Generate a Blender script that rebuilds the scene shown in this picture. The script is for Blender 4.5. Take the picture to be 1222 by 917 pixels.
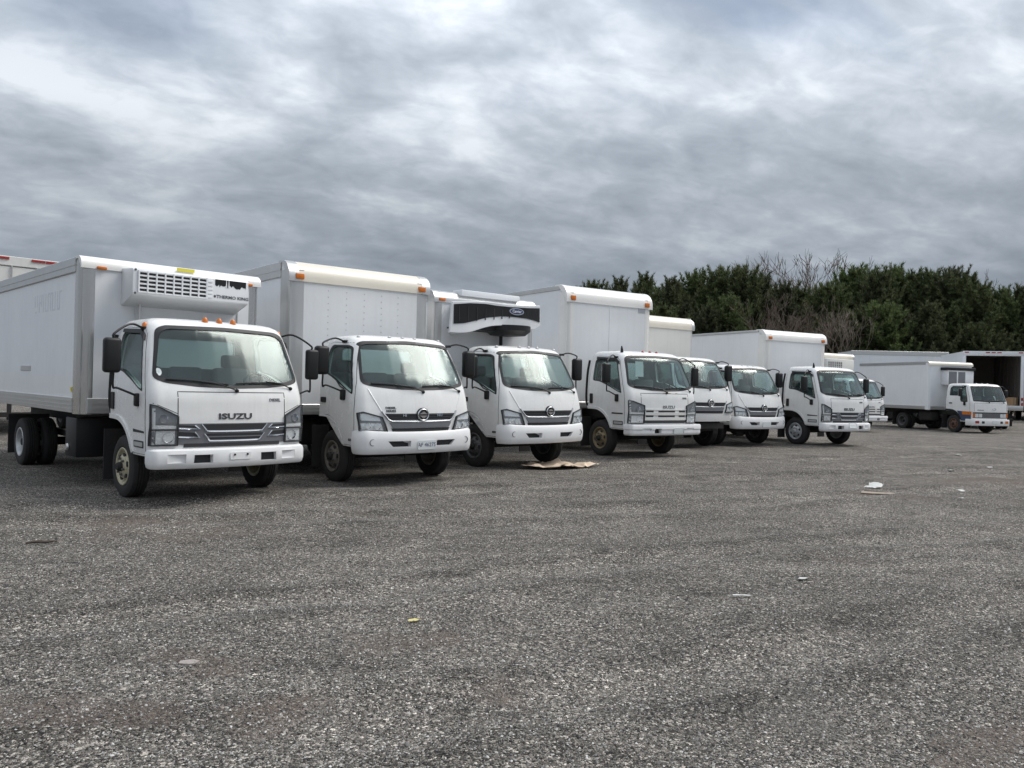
import bpy, bmesh, math, random
import numpy as np
from mathutils import Matrix, Vector
from mathutils.bvhtree import BVHTree
R = math.radians
for o in list(bpy.data.objects):
    bpy.data.objects.remove(o)
SC = bpy.context.scene
COL = SC.collection
# ------------------------------------------------------------------ camera
cam_d = bpy.data.cameras.new('camera')
cam_o = bpy.data.objects.new('camera', cam_d)
COL.objects.link(cam_o)
SC.camera = cam_o
cam_d.sensor_width = 36
cam_d.lens = 36 * 931.7 / 1222
cam_d.clip_start = .05
cam_d.clip_end = 5000
cam_o.matrix_world = Matrix.Translation((0, 0, 1.447)) @ Matrix.Rotation(R(90.113), 4, 'X') @ Matrix.Rotation(R(1.495), 4, 'Z')
# ------------------------------------------------------------------ light
SUN_EL, SUN_AZ = R(52), R(72)           # azimuth clockwise from +Y: off to the right, behind thin cloud
SUN_STRENGTH, SUN_ANGLE, EXPOSURE = 1.5, R(34), .95
SKY_STRENGTH = .05
sun_d = bpy.data.lights.new('sun', 'SUN')
sun_d.energy = SUN_STRENGTH
sun_d.angle = SUN_ANGLE
sun_d.color = (1, .955, .89)
sun_o = bpy.data.objects.new('sun', sun_d)
COL.objects.link(sun_o)
to_sun = Vector((math.sin(SUN_AZ) * math.cos(SUN_EL), math.cos(SUN_AZ) * math.cos(SUN_EL), math.sin(SUN_EL)))
sun_o.rotation_euler = to_sun.to_track_quat('Z', 'Y').to_euler()
sun_o.location = to_sun * 60


class NT:
    """small helper round a node tree"""
    def __init__(s, tree):
        s.t = tree
        s.n = tree.nodes
        s.l = tree.links

    def new(s, typ, ins=None, **kw):
        n = s.n.new(typ)
        for k, v in kw.items():
            setattr(n, k, v)
        for k, v in (ins or {}).items():
            s.put(n.inputs[k], v)
        return n

    def put(s, sock, v):
        if isinstance(v, bpy.types.NodeSocket):
            s.l.new(v, sock)
        else:
            sock.default_value = v

    def math(s, op, a, b=0, c=0, clamp=False):
        n = s.new('ShaderNodeMath', operation=op, use_clamp=clamp)
        for i, v in enumerate((a, b, c)):
            s.put(n.inputs[i], v)
        return n.outputs[0]

    def mix(s, f, a, b, typ='MIX'):
        n = s.new('ShaderNodeMix', data_type='RGBA', blend_type=typ)
        s.put(n.inputs[0], f)
        s.put(n.inputs[6], a)
        s.put(n.inputs[7], b)
        return n.outputs[2]

    def ramp(s, f, *stops):
        n = s.new('ShaderNodeValToRGB')
        e = n.color_ramp.elements
        while len(e) < len(stops):
            e.new(.5)
        for x, (p, c) in zip(e, stops):
            x.position = p
            x.color = c if len(c) == 4 else (*c, 1)
        s.put(n.inputs[0], f)
        return n.outputs[0]

    def noise(s, vec, scale, detail=4, rough=.55, dist=0, dim='3D'):
        n = s.new('ShaderNodeTexNoise', {'Scale': scale, 'Detail': detail, 'Roughness': rough, 'Distortion': dist}, noise_dimensions=dim)
        if vec is not None:
            s.put(n.inputs['Vector'], vec)
        return n.outputs[0]


def G(v):
    return (v, v, v, 1)


# world: Nishita sky seen through a broken deck of stratocumulus
W = bpy.data.worlds.new('World')
SC.world = W
W.use_nodes = True
W.node_tree.nodes.clear()
w = NT(W.node_tree)
sky = w.new('ShaderNodeTexSky', sky_type='NISHITA', sun_disc=False, sun_elevation=SUN_EL, sun_rotation=SUN_AZ)
geo = w.new('ShaderNodeTexCoord')
sep = w.new('ShaderNodeSeparateXYZ', {0: geo.outputs['Generated']})
zz = w.math('MAXIMUM', w.math('ADD', sep.outputs[2], .30), .12)
px = w.math('DIVIDE', sep.outputs[0], zz)
py = w.math('DIVIDE', sep.outputs[1], zz)
# turn the deck so that the rolls run from far right to near left
cx = w.math('ADD', w.math('MULTIPLY', px, .94), w.math('MULTIPLY', py, .34))
cy = w.math('SUBTRACT', w.math('MULTIPLY', py, .94), w.math('MULTIPLY', px, .34))
pv = w.new('ShaderNodeCombineXYZ', {0: w.math('MULTIPLY', cx, .74), 1: cy, 2: 9.3}).outputs[0]
n1 = w.noise(pv, 4.2, 4, .50, .35)
n2 = w.noise(pv, 12., 5, .58, .3)
n3 = w.noise(pv, 1.2, 2, .5)
den = w.math('ADD', w.math('ADD', w.math('MULTIPLY', n1, .50), w.math('MULTIPLY', n2, .25)), w.math('MULTIPLY', n3, .27))
calm = w.ramp(sep.outputs[2], (.0, G(.35)), (.16, G(.72)), (.34, G(1)))
den = w.math('ADD', .520, w.math('MULTIPLY', w.math('SUBTRACT', den, .510), calm))
light = w.ramp(den, (.42, (.275, .305, .345)), (.50, (.360, .394, .437)), (.555, (.450, .482, .523)), (.625, (.600, .622, .65)))
# the deck is thinner and brighter overhead, greyer toward the horizon (longer path through the cloud)
up = w.ramp(sep.outputs[2], (0.0, (.45, .472, .495)), (.14, (.465, .487, .51)), (.22, (.56, .58, .60)), (.29, (.75, .768, .787)), (.36, (.90, .915, .932)), (.44, (1.06, 1.075, 1.095)), (1.0, (1.60, 1.59, 1.57)))
cloud = w.mix(1, light, up, 'MULTIPLY')
gap = w.math('MULTIPLY', w.ramp(w.noise(pv, 1.7, 4, .5, .5), (.55, G(0)), (.66, G(1))), w.ramp(sep.outputs[2], (.30, G(0)), (.48, G(.8))))
bg1 = w.new('ShaderNodeBackground', {0: cloud, 1: .93})
bg2 = w.new('ShaderNodeBackground', {0: sky.outputs[0], 1: SKY_STRENGTH})
mixs = w.new('ShaderNodeMixShader', {0: gap, 1: bg1.outputs[0], 2: bg2.outputs[0]})
w.l.new(mixs.outputs[0], w.new('ShaderNodeOutputWorld').inputs[0])
# ------------------------------------------------------------------ exposure
vs = SC.view_settings
vs.view_transform = 'Standard'
vs.look = 'None'
vs.gamma = 1
vs.use_curve_mapping = False
vs.exposure = EXPOSURE
SC.render.engine = 'CYCLES'
SC.cycles.max_bounces = 8
SC.cycles.transparent_max_bounces = 12


# ================================================================== materials
def new_mat(name):
    m = bpy.data.materials.new(name)
    m.use_nodes = True
    m.node_tree.nodes.clear()
    t = NT(m.node_tree)
    out = t.new('ShaderNodeOutputMaterial')
    return m, t, out


def plain(name, col, rough=.5, metal=0., dirt=0., dirtcol=(.16, .135, .11), scale=3., bump=0., coat=0., spec=.5, streak=0., emis=None, bscale=60):
    m, t, out = new_mat(name)
    col = (*col, 1) if len(col) == 3 else col
    tc = t.new('ShaderNodeTexCoord').outputs['Object']
    p = t.new('ShaderNodeBsdfPrincipled', {'Roughness': rough, 'Metallic': metal, 'Coat Weight': coat, 'Coat Roughness': .08, 'Specular IOR Level': spec})
    n = t.noise(tc, scale, 5, .6)
    c = t.mix(t.ramp(n, (.3, G(0)), (.75, G(1))), (col[0] * .93, col[1] * .93, col[2] * .94, 1), col)
    if dirt:
        s = t.new('ShaderNodeSeparateXYZ', {0: tc})
        d = t.ramp(t.noise(tc, scale * 2.3, 7, .68), (.50, G(0)), (.80, G(1)))
        f = t.math('MULTIPLY', d, dirt, clamp=True)
        c = t.mix(f, c, (*dirtcol, 1))
        t.put(p.inputs['Roughness'], t.math('ADD', t.math('MULTIPLY', f, .5), rough, clamp=True))
    if streak:
        mp = t.new('ShaderNodeMapping', {'Vector': tc, 'Scale': (9, 9, .45)}).outputs[0]
        f = t.math('MULTIPLY', t.ramp(t.noise(mp, 1.6, 5, .65), (.50, G(0)), (.78, G(1))), streak)
        c = t.mix(f, c, (*dirtcol, 1))
    t.put(p.inputs['Base Color'], c)
    if bump:
        b = t.new('ShaderNodeBump', {'Strength': bump, 'Distance': .01, 'Height': t.noise(tc, bscale, 5, .6)})
        t.put(p.inputs['Normal'], b.outputs[0])
    if emis:
        p.inputs['Emission Strength'].default_value = emis
    t.l.new(p.outputs[0], out.inputs[0])
    return m


def glass_mat(name, tint, refl=1.0, rough=.10):
    m, t, out = new_mat(name)
    fc = t.new('ShaderNodeLayerWeight', {'Blend': .5}).outputs['Facing']       # Schlick, the same for both faces of the pane
    f = t.math('MULTIPLY', t.math('ADD', .05, t.math('MULTIPLY', t.math('POWER', fc, 4.0), .9)), refl, clamp=True)
    tr = t.new('ShaderNodeBsdfTransparent', {0: (*tint, 1)})
    gl = t.new('ShaderNodeBsdfGlossy', {0: (.95, 1, .99, 1), 'Roughness': rough})
    mx = t.new('ShaderNodeMixShader', {0: f, 1: tr.outputs[0], 2: gl.outputs[0]})
    t.l.new(mx.outputs[0], out.inputs[0])
    return m


M = {}
M['paint'] = plain('white_cab_paint', (.82, .82, .805), .26, dirt=.13, coat=.35, streak=.12, dirtcol=(.36, .33, .28))
M['paint_dirty'] = plain('white_paint_dirty', (.74, .735, .71), .34, dirt=.20, coat=.25, streak=.14, dirtcol=(.33, .29, .23))
M['plastic_white'] = plain('white_bumper_plastic', (.80, .80, .80), .36, dirt=.14, dirtcol=(.40, .37, .33))
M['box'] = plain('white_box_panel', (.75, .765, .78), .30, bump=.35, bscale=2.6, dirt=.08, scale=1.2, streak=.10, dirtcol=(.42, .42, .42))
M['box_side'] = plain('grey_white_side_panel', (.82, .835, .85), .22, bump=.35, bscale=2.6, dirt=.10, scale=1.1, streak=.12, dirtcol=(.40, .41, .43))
M['box_cream'] = plain('cream_box_panel', (.74, .73, .69), .34, bump=.35, bscale=2.6, dirt=.12, scale=1.1, streak=.14, dirtcol=(.42, .39, .34))
M['cap_cream'] = plain('cream_roll_cap', (.76, .71, .61), .3, dirt=.15, scale=2, dirtcol=(.45, .38, .28))
M['cap_white'] = plain('white_roll_cap', (.80, .79, .76), .26, dirt=.10, scale=2, dirtcol=(.5, .42, .3))
M['alu'] = plain('aluminium', (.60, .60, .59), .36, .8, dirt=.10, dirtcol=(.30, .27, .23), scale=1.2, streak=.16)
M['steel'] = plain('stainless_steel', (.60, .585, .56), .22, .95, dirt=.06, dirtcol=(.3, .25, .2), scale=1.2, streak=.18)
M['chrome'] = plain('chrome', (.72, .73, .75), .12, 1.0, dirt=.1)
M['silver'] = plain('satin_grey_grille', (.20, .205, .22), .35, .3, dirt=.1)
M['grille_dark'] = plain('dark_grille_blade', (.045, .046, .05), .4)
M['silver_lite'] = plain('satin_silver', (.50, .51, .53), .3, .6)
M['black'] = plain('black_plastic', (.011, .011, .012), .45, dirt=.06, dirtcol=(.06, .055, .05), spec=.35)
M['seam'] = plain('dark_gap', (.03, .03, .033), .7)
M['seal'] = plain('black_rubber_seal', (.012, .012, .014), .55)
M['grime'] = plain('dark_chassis', (.016, .015, .014), .75, dirt=.5, dirtcol=(.045, .037, .03), bump=.3)
M['rubber'] = plain('tyre_rubber', (.022, .021, .021), .82, dirt=.5, dirtcol=(.07, .062, .055), bump=.3, scale=6)
M['rim_cream'] = plain('rusty_cream_rim', (.50, .46, .33), .5, .2, dirt=.9, dirtcol=(.15, .085, .035), scale=9)
M['rim_brown'] = plain('grimy_rim', (.20, .18, .155), .6, .2, dirt=.9, dirtcol=(.07, .05, .035), scale=8)
M['rim_gold'] = plain('rusty_gold_rim', (.30, .24, .14), .5, .35, dirt=.9, dirtcol=(.10, .055, .02), scale=8)
M['rim_grey'] = plain('pale_grey_rim', (.55, .56, .57), .4, .4, dirt=.4, dirtcol=(.2, .18, .16), scale=8)
M['rim_rust'] = plain('rust_red_rim', (.17, .085, .05), .7, .1, dirt=.8, dirtcol=(.06, .035, .02), scale=8)
M['rim_dark'] = plain('dark_grimy_rim', (.13, .13, .13), .5, .3, dirt=.8, dirtcol=(.05, .04, .035), scale=8)
M['glass'] = glass_mat('windscreen_glass', (.84, .91, .90), .80, .15)
M['glass_side'] = glass_mat('side_window_glass', (.66, .74, .73), .7)
M['lens'] = glass_mat('lamp_lens', (.985, .99, .99), .8, .05)
M['lamp_in'] = plain('lamp_reflector', (.88, .89, .90), .2, .25, scale=14, bump=.8, bscale=40)
M['lamp_dark'] = plain('lamp_housing', (.22, .22, .23), .35, .2)
M['orange'] = plain('amber_lens', (.62, .17, .02), .25, dirt=.2, dirtcol=(.2, .1, .04))
M['red'] = plain('red_lens', (.36, .025, .02), .25)
M['clear_lamp'] = plain('clear_roof_lamp', (.55, .55, .54), .2, .2)
M['interior'] = plain('grey_cab_interior', (.13, .135, .14), .8)
M['seat'] = plain('grey_seat_cloth', (.15, .155, .16), .9, bump=.3)
M['paper'] = plain('paper', (.72, .76, .76), .8)
M['yellow'] = plain('yellow_sticker', (.66, .58, .06), .5)
M['print'] = plain('dark_lettering', (.06, .06, .065), .4)
M['print_grey'] = plain('grey_lettering', (.20, .20, .21), .4)
M['ghost'] = plain('ghost_lettering', (.66, .68, .71), .26)
M['navy'] = plain('navy_print', (.03, .035, .12), .4)
M['blue_paint'] = plain('blue_lower_paint', (.045, .065, .12), .4, dirt=.4, dirtcol=(.09, .08, .07))
M['wood'] = plain('plywood_floor', (.25, .17, .10), .8, dirt=.4, dirtcol=(.08, .06, .04))
M['old_wood'] = plain('old_wood', (.085, .055, .035), .85, dirt=.4, dirtcol=(.04, .03, .02))
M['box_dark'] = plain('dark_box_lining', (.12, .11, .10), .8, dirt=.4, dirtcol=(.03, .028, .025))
M['cardboard'] = plain('cardboard', (.40, .26, .15), .85, dirt=.25, dirtcol=(.22, .14, .08))
M['card_pale'] = plain('weathered_cardboard', (.66, .53, .40), .85, dirt=.45, dirtcol=(.26, .18, .11), scale=4, bump=.6, bscale=16)


# ================================================================== mesh helpers
def finish(bm, mat, smooth=35, recalc=True):
    if recalc:
        bmesh.ops.recalc_face_normals(bm, faces=bm.faces)
    me = bpy.data.meshes.new('m')
    bm.to_mesh(me)
    bm.free()
    if mat is not None:
        me.materials.append(mat)
    if smooth:
        me.shade_smooth()
        me.set_sharp_from_angle(angle=R(smooth))
    return me


def add_box(bm, lo, hi, bev=0., seg=2, M4=None):
    c = [(a + b) / 2 for a, b in zip(lo, hi)]
    s = [abs(b - a) for a, b in zip(lo, hi)]
    mtx = Matrix.Translation(c) @ Matrix.Diagonal((*s, 1))
    if M4 is not None:
        mtx = M4 @ mtx
    r = bmesh.ops.create_cube(bm, size=1, matrix=mtx)
    if bev:
        es = list({e for v in r['verts'] for e in v.link_edges})
        bmesh.ops.bevel(bm, geom=es, offset=bev, segments=seg, affect='EDGES', profile=.5)


def box_mesh(lo, hi, mat, bev=0., seg=2):
    bm = bmesh.new()
    add_box(bm, lo, hi, bev, seg)
    return finish(bm, mat)


def boxes_mesh(lst, mat, bev=0.):
    bm = bmesh.new()
    for lo, hi in lst:
        add_box(bm, lo, hi, bev, 1)
    return finish(bm, mat)


def add_tube(bm, pts, r, n=8, closed=False):
    pts = [Vector(p) for p in pts]
    rings = []
    k = len(pts)
    ref = None
    for i, p in enumerate(pts):
        a = pts[i - 1] if (i or closed) else p
        b = pts[(i + 1) % k] if (i < k - 1 or closed) else p
        t = (b - a).normalized()
        if ref is None:
            ref = t.orthogonal().normalized()
        ref = (ref - t * ref.dot(t)).normalized()
        u = t.cross(ref)
        rr = r[i] if isinstance(r, (list, tuple)) else r
        rings.append([bm.verts.new(p + (ref * math.cos(2 * math.pi * j / n) + u * math.sin(2 * math.pi * j / n)) * rr) for j in range(n)])
    m = k if closed else k - 1
    for i in range(m):
        A, B = rings[i], rings[(i + 1) % k]
        for j in range(n):
            bm.faces.new((A[j], A[(j + 1) % n], B[(j + 1) % n], B[j]))
    if not closed:
        bm.faces.new(rings[0][::-1])
        bm.faces.new(rings[-1])


def tube_mesh(pts, r, mat, n=8, closed=False):
    bm = bmesh.new()
    add_tube(bm, pts, r, n, closed)
    return finish(bm, mat, 50)


def smooth_path(pts, k=6):
    """Catmull-Rom through the points"""
    P = [Vector(p) for p in pts]
    P = [P[0] * 2 - P[1]] + P + [P[-1] * 2 - P[-2]]
    out = []
    for i in range(1, len(P) - 2):
        for j in range(k):
            t = j / k
            a, b, c, d = P[i - 1], P[i], P[i + 1], P[i + 2]
            out.append(.5 * ((2 * b) + (c - a) * t + (2 * a - 5 * b + 4 * c - d) * t * t + (3 * b - a - 3 * c + d) * t ** 3))
    out.append(P[-2])
    return out


def add_lathe(bm, prof, axis='y', n=32, c=(0, 0, 0)):
    """prof: list of (axial, radius); closed surface of revolution"""
    rings = []
    for a, r in prof:
        ring = []
        for j in range(n):
            th = 2 * math.pi * j / n
            x, z = r * math.cos(th), r * math.sin(th)
            co = {'y': (x, a, z), 'x': (a, x, z), 'z': (x, z, a)}[axis]
            ring.append(bm.verts.new((co[0] + c[0], co[1] + c[1], co[2] + c[2])))
        rings.append(ring)
    for A, B in zip(rings, rings[1:]):
        for j in range(n):
            bm.faces.new((A[j], A[(j + 1) % n], B[(j + 1) % n], B[j]))
    bm.faces.new(rings[0][::-1])
    bm.faces.new(rings[-1])


def lathe_mesh(prof, mat, axis='y', n=32, c=(0, 0, 0), smooth=40):
    bm = bmesh.new()
    add_lathe(bm, prof, axis, n, c)
    return finish(bm, mat, smooth)


def add_prism(bm, poly, axis, a, b):
    """poly in the plane across axis: x -> (y,z), y -> (x,z), z -> (x,y)"""
    def co(u, v, t):
        return {'x': (t, u, v), 'y': (u, t, v), 'z': (u, v, t)}[axis]
    A = [bm.verts.new(co(u, v, a)) for u, v in poly]
    B = [bm.verts.new(co(u, v, b)) for u, v in poly]
    bm.faces.new(A)
    bm.faces.new(B[::-1])
    k = len(poly)
    for i in range(k):
        bm.faces.new((A[i], A[(i + 1) % k], B[(i + 1) % k], B[i]))


def prism_mesh(poly, axis, a, b, mat, bev=0., smooth=35):
    bm = bmesh.new()
    add_prism(bm, poly, axis, a, b)
    bmesh.ops.recalc_face_normals(bm, faces=bm.faces)
    if bev:
        bmesh.ops.bevel(bm, geom=list(bm.edges), offset=bev, segments=2, affect='EDGES', profile=.5)
    return finish(bm, mat, smooth)


def round_poly(poly, r, k=5):
    """polygon with rounded corners; r a number or one per corner"""
    out = []
    n = len(poly)
    for i in range(n):
        p, a, b = Vector(poly[i]), Vector(poly[i - 1]), Vector(poly[(i + 1) % n])
        rr = r[i] if isinstance(r, (list, tuple)) else r
        da, db = (a - p), (b - p)
        rr = min(rr, da.length * .45, db.length * .45)
        if rr < 1e-4:
            out.append(tuple(p))
            continue
        s, e = p + da.normalized() * rr, p + db.normalized() * rr
        for j in range(k + 1):
            t = j / k
            q = s * (1 - t) ** 2 + p * 2 * t * (1 - t) + e * t * t
            out.append(tuple(q))
    return out


def dense(poly, step=.05):
    out = []
    for i, a in enumerate(poly):
        b = poly[(i + 1) % len(poly)]
        k = max(1, int(math.hypot(b[0] - a[0], b[1] - a[1]) / step))
        out += [(a[0] + (b[0] - a[0]) * j / k, a[1] + (b[1] - a[1]) * j / k) for j in range(k)]
    return out


def boolean(me, cutters, op='DIFFERENCE'):
    o = bpy.data.objects.new('tmp', me)
    COL.objects.link(o)
    tmp = []
    for cme in cutters:
        co = bpy.data.objects.new('tmpc', cme)
        COL.objects.link(co)
        tmp.append(co)
        md = o.modifiers.new('b', 'BOOLEAN')
        md.operation = op
        md.solver = 'EXACT'
        md.object = co
    dg = bpy.context.evaluated_depsgraph_get()
    dg.update()
    r = bpy.data.meshes.new_from_object(o.evaluated_get(dg))
    for x in tmp + [o]:
        bpy.data.objects.remove(x)
    r.shade_smooth()
    r.set_sharp_from_angle(angle=R(35))
    return r


def dense2(po, pi, step=.05):
    A, B = [], []
    n = len(po)
    for i in range(n):
        a, b, c, d = po[i], po[(i + 1) % n], pi[i], pi[(i + 1) % n]
        k = max(1, int(math.hypot(b[0] - a[0], b[1] - a[1]) / step))
        for j in range(k):
            f = j / k
            A.append((a[0] + (b[0] - a[0]) * f, a[1] + (b[1] - a[1]) * f))
            B.append((c[0] + (d[0] - c[0]) * f, c[1] + (d[1] - c[1]) * f))
    return A, B


class Surf:
    """project outlines onto a shell: front (x+), right side (y-) or left side (y+)"""
    def __init__(s, bm):
        s.b = BVHTree.FromBMesh(bm)

    def hit(s, ax, u, v):
        o, d = {'x': ((4, u, v), (-1, 0, 0)), '-y': ((u, -4, v), (0, 1, 0)), '+y': ((u, 4, v), (0, -1, 0)), '-x': ((-9, u, v), (1, 0, 0)), 'z': ((u, v, 6), (0, 0, -1))}[ax]
        h = s.b.ray_cast(Vector(o), Vector(d))
        if h[0] is None:
            near = {'x': (.8, u, v), '-y': (u, -.9, v), '+y': (u, .9, v), '-x': (-.4, u, v), 'z': (u, v, 2.1)}[ax]
            h = s.b.find_nearest(Vector(near))
        n = h[1]
        dv = Vector(d)
        if n.dot(dv) > 0:
            n = -n
        n = (n - dv * .6).normalized()
        return h[0], n

    def co(s, ax, u, v, off=0.):
        p, n = s.hit(ax, u, v)
        return p + n * off

    def panel(s, ax, poly, out, inn, mat, step=.07, smooth=35):
        bm = bmesh.new()
        poly = dense(poly, step)
        f = bm.faces.new([bm.verts.new((u, v, 0)) for u, v in poly])
        bmesh.ops.triangulate(bm, faces=[f])
        us = [p[0] for p in poly]
        vs_ = [p[1] for p in poly]
        for k in range(1, int((max(us) - min(us)) / step) + 1):
            bmesh.ops.bisect_plane(bm, geom=bm.verts[:] + bm.edges[:] + bm.faces[:], plane_co=(min(us) + k * step, 0, 0), plane_no=(1, 0, 0))
        for k in range(1, int((max(vs_) - min(vs_)) / step) + 1):
            bmesh.ops.bisect_plane(bm, geom=bm.verts[:] + bm.edges[:] + bm.faces[:], plane_co=(0, min(vs_) + k * step, 0), plane_no=(0, 1, 0))
        bmesh.ops.remove_doubles(bm, verts=bm.verts, dist=1e-5)
        top = list(bm.verts)
        inner = {}
        hits = {v: s.hit(ax, v.co.x, v.co.y) for v in top}
        bound = [e for e in bm.edges if len(e.link_faces) == 1]
        faces = list(bm.faces)
        for v in top:
            inner[v] = bm.verts.new(hits[v][0] + hits[v][1] * inn)
        for fc in faces:
            bm.faces.new([inner[v] for v in reversed(fc.verts)])
        for e in bound:
            a, b = e.verts
            bm.faces.new((a, b, inner[b], inner[a]))
        for v in top:
            v.co = hits[v][0] + hits[v][1] * out
        return finish(bm, mat, smooth)

    def ring(s, ax, po, pi, out, mat):
        po, pi = dense2(po, pi)
        bm = bmesh.new()
        A = [bm.verts.new(s.co(ax, u, v, out)) for u, v in po]
        B = [bm.verts.new(s.co(ax, u, v, out)) for u, v in pi]
        C = [bm.verts.new(s.co(ax, u, v, -.02)) for u, v in po]
        k = len(A)
        for i in range(k):
            j = (i + 1) % k
            bm.faces.new((A[i], A[j], B[j], B[i]))
            bm.faces.new((C[i], C[j], A[j], A[i]))
        return finish(bm, mat, 35)

    def strip(s, ax, pts, width, out, mat, dens=.05):
        P = []
        for a, b in zip(pts, pts[1:]):
            a, b = Vector(a), Vector(b)
            k = max(1, int((b - a).length / dens))
            P += [a.lerp(b, i / k) for i in range(k)]
        P.append(Vector(pts[-1]))
        bm = bmesh.new()
        rows = []
        for i, p in enumerate(P):
            t = (P[min(i + 1, len(P) - 1)] - P[max(i - 1, 0)]).normalized()
            nn = Vector((-t.y, t.x)) * width / 2
            a, b = p - nn, p + nn
            rows.append([bm.verts.new(s.co(ax, a.x, a.y, -.004)), bm.verts.new(s.co(ax, a.x, a.y, out)), bm.verts.new(s.co(ax, b.x, b.y, out)), bm.verts.new(s.co(ax, b.x, b.y, -.004))])
        for A, B in zip(rows, rows[1:]):
            for i in range(3):
                bm.faces.new((A[i], A[i + 1], B[i + 1], B[i]))
        return finish(bm, mat, 40)

    def tube(s, ax, pts, r, off, mat, closed=False, n=6):
        if not closed:
            k = len(dense([pts[-1], pts[0]], .05)) // 2
            last = pts[-1]
            q = []
            for a, b in zip(pts, pts[1:]):
                q += dense([a, b], .05)[:max(1, int(math.hypot(b[0] - a[0], b[1] - a[1]) / .05))]
            pts = q + [last]
        return tube_mesh([s.co(ax, u, v, off) for u, v in pts], r, mat, n, closed)

    def text(s, ax, body, size, u, v, mat, sx=1.0, out=.006, bold=.0):
        me = text_mesh(body, size, sx, bold)
        cache = {}
        for vt in me.vertices:
            uu, vv, d = u + vt.co.x, v + vt.co.y, vt.co.z
            p, n = s.hit(ax, uu, vv)
            vt.co = p + n * (out if d > 0 else .0005)
        me.materials.append(mat)
        return me


def text_mesh(body, size, sx=1.0, bold=0., flip=False):
    cu = bpy.data.curves.new('t', 'FONT')
    cu.body = body
    cu.size = size
    cu.extrude = .002
    cu.offset = bold
    cu.align_x = 'CENTER'
    cu.align_y = 'CENTER'
    cu.resolution_u = 2
    o = bpy.data.objects.new('tmp', cu)
    COL.objects.link(o)
    dg = bpy.context.evaluated_depsgraph_get()
    dg.update()
    me = bpy.data.meshes.new_from_object(o.evaluated_get(dg))
    bpy.data.objects.remove(o)
    for v in me.vertices:
        v.co.x *= sx
    return me


class N:
    """one part of a thing: mesh plus its own pieces"""
    def __init__(s, name, me, kids=(), loc=(0, 0, 0), rot=(0, 0, 0), label=None, kind=None):
        s.name, s.me, s.kids, s.loc, s.rot, s.label, s.kind = name, me, list(kids), loc, rot, label, kind

    def make(s, parent):
        o = bpy.data.objects.new(s.name, s.me)
        COL.objects.link(o)
        o.parent = parent
        o.location = s.loc
        o.rotation_euler = s.rot
        if s.label:
            o['label'] = s.label
        if s.kind:
            o['kind'] = s.kind
        for k in s.kids:
            k.make(o)
        return o


def root(name, loc, rot, label, cat, group=None):
    o = bpy.data.objects.new(name, None)
    o.empty_display_size = .2
    COL.objects.link(o)
    o.location = loc
    o.rotation_euler = rot
    o['label'] = label
    o['category'] = cat
    if group:
        o['group'] = group
    return o


def tag(name, me, label, cat, loc=(0, 0, 0), rot=(0, 0, 0), group=None):
    o = bpy.data.objects.new(name, me)
    COL.objects.link(o)
    o.location = loc
    o.rotation_euler = rot
    o['label'] = label
    o['category'] = cat
    if group:
        o['group'] = group
    return o


def struct(name, me, kind='structure', parent=None, label=None):
    o = bpy.data.objects.new(name, me)
    COL.objects.link(o)
    o['kind'] = kind
    if label:
        o['label'] = label
    o.parent = parent
    return o


# ================================================================== ground
def sstep(a, b, x):
    t = np.clip((np.asarray(x, float) - a) / (b - a), 0, 1)
    return t * t * (3 - 2 * t)


def terrain(x, y):
    """broad fall of the yard only"""
    x, y = np.asarray(x, float), np.asarray(y, float)
    z = -.045 * np.exp(-((x + 5.5) ** 2 + (y - 11.5) ** 2) / 28.) - .10 * sstep(25, 35, y)
    return z


_rng = np.random.default_rng(5)
_waves = [(_rng.uniform(0, 6.28), _rng.uniform(.6, 5.5), _rng.uniform(0, 6.28)) for _ in range(26)]


def relief(x, y):
    """hand-sized unevenness and shallow wheel tracks of the gravel"""
    x, y = np.asarray(x, float), np.asarray(y, float)
    z = np.zeros_like(x)
    for a, k, ph in _waves:
        z += np.sin((x * math.cos(a) + y * math.sin(a)) * k * 1.35 + ph + .8 * np.sin(.7 * x + ph)) / (1 + k)
    z *= .012
    for off, d in ((-1.2, .9), (.55, .9), (4.1, 1.1), (6.0, 1.1), (9.5, .8)):
        s = (y - 5.2 - off) - .42 * x - .5 * np.sin(x * .33 + off)
        z -= .026 * np.exp(-(s / .22) ** 2) * d
        z += .018 * np.exp(-((np.abs(s) - .42) / .14) ** 2) * d
    return z * np.exp(-np.maximum(0, np.hypot(x, y) - 22) / 14)


def axis_pts(lo, hi, step, far, grow=1.22):
    a = list(np.arange(lo, hi + step / 2, step))
    s = step
    while a[-1] < far:
        s *= grow
        a.append(a[-1] + s)
    s = step
    while a[0] > -far:
        s *= grow
        a.insert(0, a[0] - s)
    return np.array(a)


xs = axis_pts(-13, 17, .11, 1600)
ys = axis_pts(.5, 26, .11, 1600)
GX, GY = np.meshgrid(xs, ys)
GZ = terrain(GX, GY) + relief(GX, GY)
nx, ny = len(xs), len(ys)
gm = bpy.data.meshes.new('ground')
vco = np.stack([GX, GY, GZ], -1).reshape(-1, 3)
idx = np.arange(nx * ny).reshape(ny, nx)
quads = np.stack([idx[:-1, :-1], idx[:-1, 1:], idx[1:, 1:], idx[1:, :-1]], -1).reshape(-1, 4)


def np_mesh(name, verts, faces):
    me = bpy.data.meshes.new(name)
    k = faces.shape[1]
    me.vertices.add(len(verts))
    me.vertices.foreach_set('co', np.ascontiguousarray(verts, dtype=np.float32).ravel())
    me.loops.add(faces.size)
    me.loops.foreach_set('vertex_index', np.ascontiguousarray(faces, dtype=np.int32).ravel())
    me.polygons.add(len(faces))
    me.polygons.foreach_set('loop_start', np.arange(0, faces.size, k, dtype=np.int32))
    me.update(calc_edges=True)
    return me


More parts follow.
